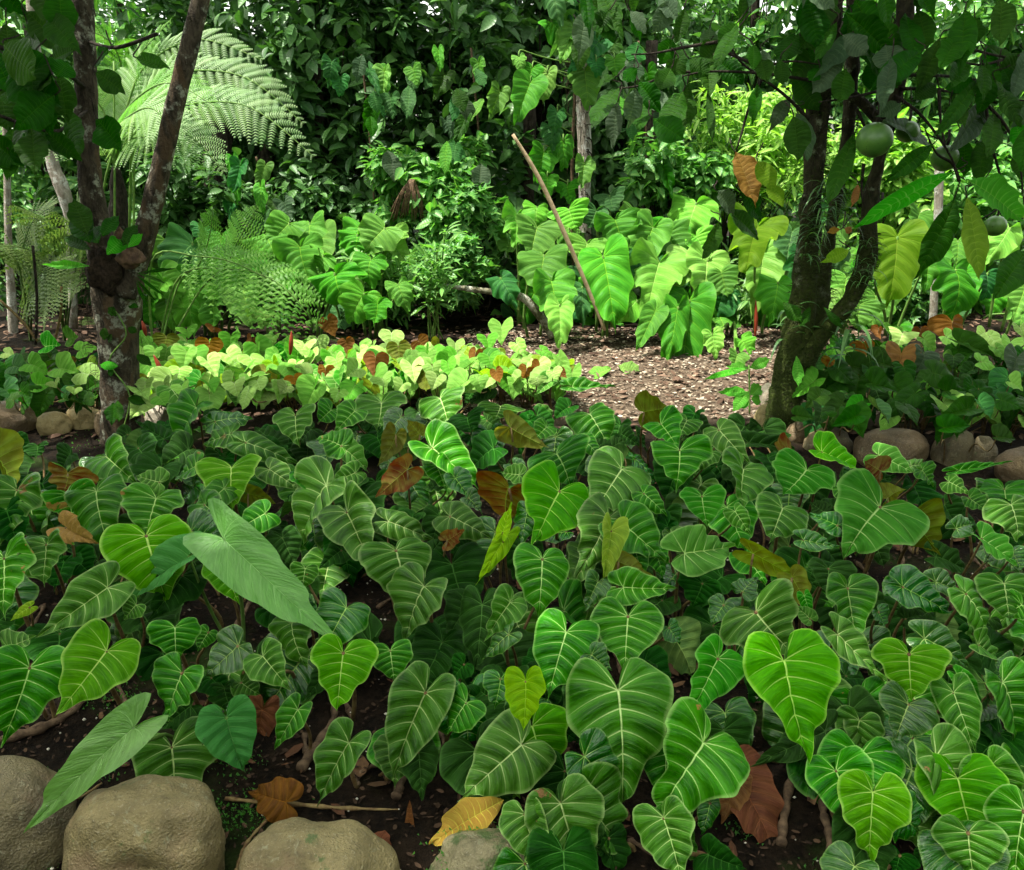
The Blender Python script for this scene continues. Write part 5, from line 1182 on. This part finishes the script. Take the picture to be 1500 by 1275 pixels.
for q, Y, s in FRS:
    (a, b), (c, d), (e_, f_) = q
    frond(TF, [(170, 245, 6.1), ((170 + a) / 2 - 6, (245 + b) / 2 - 14, 6.1 * .5 + Y * .5), (a, b, Y), (c, d, Y - .15), (e_, f_, Y - .3)], FERN if s not in (7, 8, 10) else FERN2, s, 0.27, start=0.14, droop=0.25, pin=30, angle=0.95)
# dead hanging skirt under the crown
f2 = empty('fern', at(215, 470, 5.6) * 1.0, 'bright green fern arching low over pale leaves right of the forked trunk', 'fern'); f2.location.z = 0; WM[f2.name] = Matrix.Translation(f2.location); f2.matrix_basis = WM[f2.name]
gb = Vector(f2.location)
def frondg(parent, G, pts, mat, seed, plen, **kw):
    P = smooth_path([G] + [at(*p) for p in pts], 30); fr = link('frond', frond_mesh('frond', P, mat, plen=plen, seed=seed, **kw), I4, parent)
    tubes('rachis', [(P, [0.009 * (1 - 0.8 * i / 30) for i in range(31)])], M['green_stalk'], fr)
frondg(f2, gb, [(222, 384, 5.5), (290, 376, 5.3), (350, 388, 5.2), (420, 428, 5.1), (466, 480, 5.1)], FERN2, 21, 0.29, droop=0.5, start=0.35, pin=17, angle=1.15, pinnules=12)
frondg(f2, gb, [(260, 420, 5.7), (290, 390, 5.6), (306, 350, 5.5), (312, 305, 5.4)], FERN2, 22, 0.22, droop=0.3, start=0.3)
frondg(f2, gb, [(290, 430, 5.8), (330, 390, 5.7), (350, 350, 5.6), (378, 302, 5.6)], FERN2, 23, 0.26, droop=0.3, start=0.3)
frondg(f2, gb, [(260, 410, 5.5), (340, 395, 5.3), (400, 410, 5.1), (445, 450, 5.0)], FERN2, 24, 0.24, droop=0.5, start=0.45, pin=13, pinnules=14)
for i, (gx, frs, lab) in enumerate([(95, [[(85, 400, 5.9), (70, 330, 5.7), (20, 300, 5.4)], [(100, 400, 5.9), (110, 330, 5.7), (120, 280, 5.5)], [(80, 420, 5.9), (50, 370, 5.6), (-10, 360, 5.3)], [(110, 400, 5.8), (120, 350, 5.5), (80, 310, 5.2)]], 'yellowish feathery fern left of the forked trunk'),
        (45, [[(40, 440, 5.7), (60, 400, 5.5), (110, 385, 5.3)], [(35, 430, 5.7), (20, 370, 5.5), (-20, 350, 5.3)], [(50, 430, 5.6), (75, 420, 5.4), (110, 430, 5.2)], [(30, 400, 5.9), (45, 330, 5.7), (80, 300, 5.5)]], 'loose pale fern at the left edge')]):
    g0 = atz(gx, 500, 0); e = empty('fern', g0, lab, 'fern', 'ferns left of the forked tree')
    for j, q in enumerate(frs): frondg(e, g0, q, FERN3, 30 + i * 5 + j, 0.26, start=0.3, droop=0.4)
# bare fern stalks
ST = empty('fern_stalks', atz(185, 490, 0) + Vector((0, .3, 0)), 'upright thin green stalks standing between the two limbs of the forked tree', 'plant')
tubes('stalk', [(smooth_path([at(188, 470, 5.8), at(190, 330, 5.7), at(193, 180, 5.6)], 8), 0.010)], M['green_stalk'], ST); tubes('stalk', [(smooth_path([at(168, 470, 5.6), at(168, 300, 5.6), at(167, 90, 5.6)], 8), 0.007)], M['green_stalk'], ST)
tubes('stalk', [(smooth_path([at(150, 470, 5.7), at(150, 290, 5.6), at(178, 190, 5.6)], 8), 0.008)], M['green_stalk'], ST); tubes('stalk', [(smooth_path([at(196, 480, 5.8), at(196, 300, 5.8), at(196, 210, 5.8)], 8), 0.008)], M['green_stalk'], ST)
for i, (a, b, c, d, lab) in enumerate([(0, 440, 55, 500, 'yellow leaning stalk at the left edge below the ferns'), (48, 360, 52, 505, 'dark thin stalk left of the ferns'), (90, 420, 80, 500, 'ochre stalk at the foot of the yellowish fern')]):
    tag(tubes('stalk', [(smooth_path([at(a, b, 5.3), at((a + c) / 2 + 4, (b + d) / 2, 5.3), at(c, d, 5.3)], 8), 0.009)], M['petiole'] if i != 1 else BD), lab, 'stalk')

# ================================================================ trunks, pole and branch at the back
PT = empty('pale_trunk_tree', at(858, 480, 7.7), 'slender tree with a pale peeling trunk covered by big climbing leaves, behind the leaning pole', 'tree'); PT.location.z = 0; PT.matrix_basis = Matrix.Translation(PT.location); WM[PT.name] = PT.matrix_basis.copy()
limb('trunk', [(860, 500, 8), (858, 400, 8), (857, 290, 8.5), (856, 200, 9.5), (853, 100, 10), (850, 20, 10), (848, -60, 10)], 7.7, BP, PT, 36, 0.12, 14)
strands('climber_roots', pts_of([(852, 440, 9), (849, 300, 10), (848, 150, 11), (845, 60, 11)], 7.65), 260, 0.10, ROOT, PT, 9, r=0.004, spread=0.02, rise=-1.4)
CP = empty('climbing_plant', PT.location + Vector((-0.1, -0.1, 0)), 'climbing plant with big heart leaves hanging down along the pale trunk', 'vine')
rs = random.Random(14)
tubes('stem', [(smooth_path([CP.location, at(840, 400, 7.6), at(838, 250, 7.58), at(842, 120, 7.58), at(835, 20, 7.6)], 20), 0.014)], M['stem'], CP)
climb += [(rs.uniform(800, 890), b_, rs.uniform(800, 890), b_ + rs.uniform(30, 48), rs.uniform(26, 38), rs.choice('AAC')) for b_ in [rs.uniform(-50, 70) for _ in range(14)]]
for (jx, jy, tx, ty, w_, k) in climb:
    J, mt, n = px_leaf(jx, jy, tx, ty, w_ * 1.15, (7.3 + rs.uniform(-.15, .05)) / ray(jx, jy).y, rs.uniform(0, .4), rs.uniform(-.3, .3)); lf = link('leaf', blade_for('big', k, rs.randrange(9)), mt, CP)
    v, f = tube(bez(J, J + Vector((0, .05, .12)), J + Vector((0, .15, 0.02)), at(842, jy + 10, 7.6), 7), [0.006] * 8, 5); link('petiole', mesh('petiole', v, f, M['green_stalk']), I4, lf)
pole = limb('leaning_pole', [(751, 197, 2.2), (790, 262, 3.1), (828, 345, 3.3), (860, 420, 3.0), (886, 484, 2.7)], 6.3, plain_mat('bare_wood', (0.26, 0.19, 0.11), (0.44, 0.34, 0.21), 30, 0.7, 0.4, 0.005), None, 20, 0.05, 10)
tag(pole, 'bare tan wooden pole leaning diagonally among the big leaves in the centre', 'pole')
mb = limb('fallen_branch', [(645, 418, 2.5), (690, 424, 4), (735, 430, 5), (765, 436, 6), (782, 452, 7), (800, 475, 7), (812, 492, 9)], 6.5, bark_mat('mossy_branch_bark', (0.10, 0.09, 0.05), (0.30, 0.28, 0.20), (0.5, 0.5, 0.42), moss_h=0.1, lich=0.45), None, 26, 0.25, 12)
tag(mb, 'crooked mossy branch arching over the bare soil left of the leaning pole', 'branch')
for pts, Y, r, mat, lab in [([(1376, 240, 6), (1374, 320, 6), (1370, 400, 5), (1366, 480, 6)], 7.0, 6, BP, 'thin pale tree trunk standing behind the hanging fruits at the right'),
        ([(40, -60, 6), (55, 100, 7), (75, 230, 8), (88, 268, 10), (98, 300, 9), (103, 340, 6), (108, 480, 6)], 6.9, 8, BP, 'whitish trunk lit by the sun left of the forked tree'), ([(420, 60, 10), (400, 180, 10), (380, 300, 12), (375, 480, 12)], 8.4, 10, BD, 'dark trunk in the shade behind the fern tips'),
        ([(325, 180, 16), (318, 250, 18), (322, 330, 20), (326, 480, 22)], 8.2, 10, BD, 'thick dark trunk in the hollow under the tree fern'), ([(770, 80, 9), (776, 180, 9), (772, 300, 10), (778, 480, 10)], 8.0, 10, BD, 'dark brown trunk left of the pale climber-covered one'),
        ([(955, 60, 8), (952, 180, 8), (950, 300, 9), (948, 480, 10)], 8.3, 10, BD, 'dark straight trunk right of the pale climber-covered one'), ([(465, 100, 6), (470, 250, 7), (466, 480, 8)], 8.3, 8, BD, 'thin grey trunk behind the big heart leaves left of centre'), ([(6, 40, 4), (12, 340, 5), (16, 420, 6), (20, 500, 7)], 6.9, 6, BP, 'short pale stem at the left edge')]:
    e = empty('slender_tree', at(pts[-1][0], 480, Y), lab, 'tree', 'slender trunks at the back'); e.location.z = 0; WM[e.name] = Matrix.Translation(e.location); e.matrix_basis = WM[e.name]
    P_, rr_ = px_path(pts, Y, 24); v, f = tube(P_ + [Vector((P_[-1].x, P_[-1].y, 0))] if P_[-1].z > 0.05 else P_, rr_ + ([rr_[-1]] if P_[-1].z > 0.05 else []), 12, True, 0.12, 3); link('trunk', mesh('trunk', v, f, mat), I4, e)
# thin-stemmed seedlings
SD = atz(640, 498, 0); e = empty('young_shrub', SD, 'clump of thin upright stems with whorled leaves standing on bare soil in the centre', 'shrub')
rs = random.Random(31); tips = []; paths = []
for i in range(7):
    b0 = SD + Vector((rs.uniform(-.06, .06), rs.uniform(-.05, .05), 0)); tp = at(638 + rs.uniform(-26, 26), rs.uniform(330, 410), 6.4); P = smooth_path([b0, b0.lerp(tp, .5) + Vector((rs.uniform(-.03, .03), 0, 0)), tp], 10); paths.append((P, 0.0065)); tips += [tuple(tp)] + [tuple(P[j]) for j in (6, 8)]
tubes('stem', paths, M['green_stalk'], e); leafcloud('foliage', tips, FM['lush'], 0.13, LANCE, 5, e, 9, droop=-0.2)
e = empty('young_shrub', atz(1098, 600, 0), 'thin sapling with light green leaves in front of the pale stones', 'shrub')
tubes('stem', [(smooth_path([atz(1098, 610, 0), at(1098, 570, 4.6), at(1097, 535, 4.6)], 6), 0.005)], M['green_stalk'], e)
for (jx, jy, tx, ty, w_, k) in parse(1000, 430, "290 330 110 360 35 L;295 330 380 290 45 L;290 440 170 420 45 L;300 450 350 400 60 L;290 430 230 500 60 L;300 460 350 470 50 L;290 330 200 320 40 L;290 470 240 500 40 L"):
    J, mt, n = px_leaf(jx, jy, tx, ty, w_, 4.6, .4, 0); link('leaf', blade_for('oval', k, rs.randrange(7)), mt, e)
# dry hanging palm-like tuft
e = empty('dead_frond', at(600, 262, 7.3), 'brown withered frond hanging in the shrubs left of the leaning pole', 'dead frond')
pth = []
for i in range(34):
    a = rs.uniform(-30, 22); pth.append((smooth_path([at(604 + rs.uniform(-3, 3), 262, 7.3), at(602 + a * .6, 285, 7.25), at(600 + a, rs.uniform(308, 325), 7.3)], 6), 0.006))
tubes('leaflet', pth, SHEATH, e, 4)
# upright red bracts
for i, (x0, y0, x1, y1, Y, lab) in enumerate([(427, 485, 425, 520, 4.9, 'red bract standing among the pale leaves of the sunny bed'), (225, 520, 240, 552, 4.6, 'red bract right of the forked trunk, leaning'), (208, 470, 214, 492, 5.2, 'red bract beside the forked trunk, higher one'),
        (1107, 440, 1106, 495, 6.2, 'tall red bract at the right end of the path, below the shield leaf'), (652, 1100, 666, 1152, None, 'red bract at the foot of the front plants above the yellow fallen leaf'), (1390, 720, 1405, 714, 3.2, 'pinkish stem tip lying among leaves at the right')]):
    if Y is None: a, b = atz(x0, y0, .12), atz(x1, y1, .03)
    else: a, b = at(x0, y0, Y), at(x1, y1, Y)
    o = tubes('red_bract', [(smooth_path([a, a.lerp(b, .5) + Vector((0.004, -.006, 0)), b], 8), [0.002, .006, .010, .013, .015, .014, .012, .009, .005])], M['spathe'], None, 8); tag(o, lab, 'bract', 'red bracts')
# water drops on the pale drop-spotted leaves
WD = NG('water'); _p = WD.n('ShaderNodeBsdfPrincipled'); _p.inputs['Base Color'].default_value = (1, 1, 1, 1); _p.inputs['Roughness'].default_value = 0.03; _p.inputs['Transmission Weight'].default_value = 1.0; _p.inputs['IOR'].default_value = 1.33; WD.l(_p.outputs[0], WD.out.inputs[0])
rs = random.Random(6)
for o in [o for o in bpy.data.objects if o.name.startswith('leaf') and o.data and o.data.materials and o.data.materials[0].name in ('pale_matt_leaf', 'plain_heart_leaf')]:
    W_ = WM[o.name]; V = []; Fc = []
    for _ in range(46):
        v = o.data.vertices[rs.randrange(len(o.data.vertices))]; p = W_ @ v.co; nn = (W_.inverted().transposed().to_3x3() @ v.normal).normalized(); r = rs.uniform(0.0012, 0.0034); u = nn.orthogonal().normalized(); w2 = nn.cross(u); k0 = len(V); ex = rs.uniform(1, 1.6)
        for ring, (rr_, h_) in enumerate(((1, 0), (.8, .45))):
            for k in range(8): a = k * math.pi / 4; V.append(p + (u * math.cos(a) * ex + w2 * math.sin(a)) * r * rr_ + nn * (r * h_ + 0.0003))
        V.append(p + nn * r * 0.65)
        for k in range(8): Fc.append((k0 + k, k0 + (k + 1) % 8, k0 + 8 + (k + 1) % 8, k0 + 8 + k)); Fc.append((k0 + 8 + k, k0 + 8 + (k + 1) % 8, k0 + 16))
    d_ = link('water_drops', mesh('water_drops', V, Fc, WD.m), I4, o); d_['kind'] = 'stuff'
# ---------------------------------------------------------------- fallen leaves, stalks and surface roots
def fallen(data, key, lab, z=0.03, f=0.9, g=0.0, wf=1):
    jx, jy, tx, ty, w_, k = data; J = atz(jx, jy, z); D = (J - CAM).dot(FW); J, mt, n = px_leaf(jx, jy, tx, ty, w_, D, f, g)
    tag(link('fallen_leaf', blade_for(key, k, 3 if key != 'arrow' else 0), mt), lab, 'leaf', 'fallen leaves')
fallen((738, 1172, 632, 1228, 52, 'Y'), 'oval', 'yellow fallen leaf with green blotches lying over the mossy stone', 0.12, 0.6)
fallen((420, 1175, 362, 1160, 62, 'X'), 'heart', 'rust-brown curled fallen leaf above the smooth yellowish stone', 0.05, 0.3)
fallen((1075, 1130, 1140, 1240, 100, 'X'), 'big', 'large dark brown dead leaf lying under the big leaf at the lower right', 0.08, 1.0)
fallen((1078, 1145, 1060, 1200, 50, 'W'), 'heart', 'crumpled golden-brown dead leaf on top of the large dark brown one', 0.11, 0.5)
fallen((385, 1040, 368, 1110, 50, 'X'), 'heart', 'brown dead leaf behind the plain smooth heart leaf', 0.06, 0.2)
fallen((545, 1222, 570, 1242, 22, 'X'), 'oval', 'small purplish curled leaf on soil right of the smooth yellowish stone', 0.03)
fallen((600, 1172, 600, 1258, 16, 'X'), 'oval', 'narrow upright dry brown leaf between the two front stones', 0.05, 0.1)
fallen((1336, 1195, 1362, 1210, 26, 'X'), 'oval', 'small round brown leaf on soil at the lower right', 0.02)
fallen((895, 540, 855, 552, 22, 'B'), 'oval', 'yellow-green striped leaf lying on the path, left one', 0.05)
fallen((905, 536, 940, 548, 20, 'B'), 'oval', 'yellow-green striped leaf lying on the path, right one', 0.05)
rr = random.Random(77)
pp = []
for pts in ([(-10, 1090, 1), (60, 1075, 1), (110, 1045, 1), (150, 1010, 1)], [(640, 1130, 1), (740, 1165, 1), (790, 1160, 1)], [(1090, 1125, 1), (1180, 1170, 1), (1230, 1180, 1)]):
    pass
def roots(name, lst, lab, cat, mat, r):
    for (pts, l) in zip(lst, lab):
        P = smooth_path([atz(a, b, 0.012) for a, b in pts], 18); P = [Vector((p.x, p.y, ground_h(p.x, p.y) + 0.010)) for p in P]
        v, f = tube(P, [r * (1.1 - .5 * i / 18 + .25 * math.sin(i * 2.1)) for i in range(19)], 10, True, .5, 5); tag(link(name, mesh(name, v, f, mat), I4), l, cat, 'creeping stems on the bare soil')
roots('creeping_stem', [[(-20, 1090), (50, 1070), (105, 1045), (140, 1012)], [(440, 1130), (470, 1085), (490, 1045), (480, 1000)], [(1215, 1275), (1216, 1225), (1205, 1185), (1215, 1150)], [(1145, 1230), (1150, 1190), (1160, 1140), (1180, 1115)],
      [(580, 1165), (588, 1130), (590, 1100)], [(1080, 1110), (1130, 1115), (1200, 1120)]],
      ['bare brown creeping stem at left above the grey stone', 'knobbly root right of the small lone leaf', 'thick brown stem stump left of the neat heart leaf at the bottom right', 'green-brown root on soil right of the dead leaves', 'short upright stump above the narrow dry leaf', 'brown stem lying under the giant lime-rimmed leaf'], 'stem', M['stem'], 0.012)
roots('dry_stalk', [[(330, 1170), (420, 1180), (500, 1187), (585, 1184)], [(55, 1178), (110, 1172), (150, 1150)], [(345, 1275), (360, 1235), (395, 1198)]], ['yellowish leaf stalk lying on soil above the smooth stone', 'thin brown twig on soil left of the biggest stone', 'reddish dry stalk bent round the smooth yellowish stone'], 'stalk', M['petiole'], 0.005)
# moss on the soil between the stones
def mossbed():
    rs = random.Random(2); V = []; Fc = []; A = []
    for cx_, cy_, s, n in ((352, 1185, 28, 350), (60, 1262, 50, 300), (165, 1020, 25, 200), (600, 1075, 20, 150), (140, 1120, 30, 150), (1240, 1255, 30, 100), (690, 1245, 30, 350), (1090, 1195, 20, 80), (120, 632, 30, 150), (345, 1110, 25, 120)):
        for _ in range(n):
            p = atz(rs.gauss(cx_, s), rs.gauss(cy_, s * .6), 0.02 if cx_ != 690 else 0.1); a = rs.uniform(0, 6.28); l = rs.uniform(.004, .011); o = len(V); d = Vector((math.cos(a), math.sin(a), 0)) * l * .4
            z = ground_h(p.x, p.y) + 0.004 if cx_ != 690 else p.z; p = Vector((p.x, p.y, z)); V += [p - d, p + d, p + Vector((rs.uniform(-.5, .5), rs.uniform(-.7, .2), 1.0)) * l]; r = rs.random(); A += [(r, .3, .3)] * 3; Fc.append((o, o + 1, o + 2))
    tag(link('moss_patches', mesh('moss_patches', V, Fc, FM['lush'], False, {'lf': A}), I4), 'small bright moss sprigs on the dark soil between the front stones', 'moss', kind='stuff')
mossbed()
# ground cover low under the forest edge
gs = np.random.RandomState(9); sp = [(gs.uniform(-5.5, 6), gs.uniform(8.0, 11), gs.uniform(.05, .5)) for _ in range(1100)]
tag(leafcloud('undergrowth', sp, FM['dark'], 0.17, HRT, 4, None, 6), 'dark low undergrowth filling the forest floor behind the garden', 'undergrowth', kind='stuff')
print('OBJECTS', len(bpy.data.objects), 'front leaves', cnt)

for o in bpy.data.objects:
    if o.get('label') and len(o['label'].replace('-', ' ').split()) > 16: print('WORDS', o['label'])
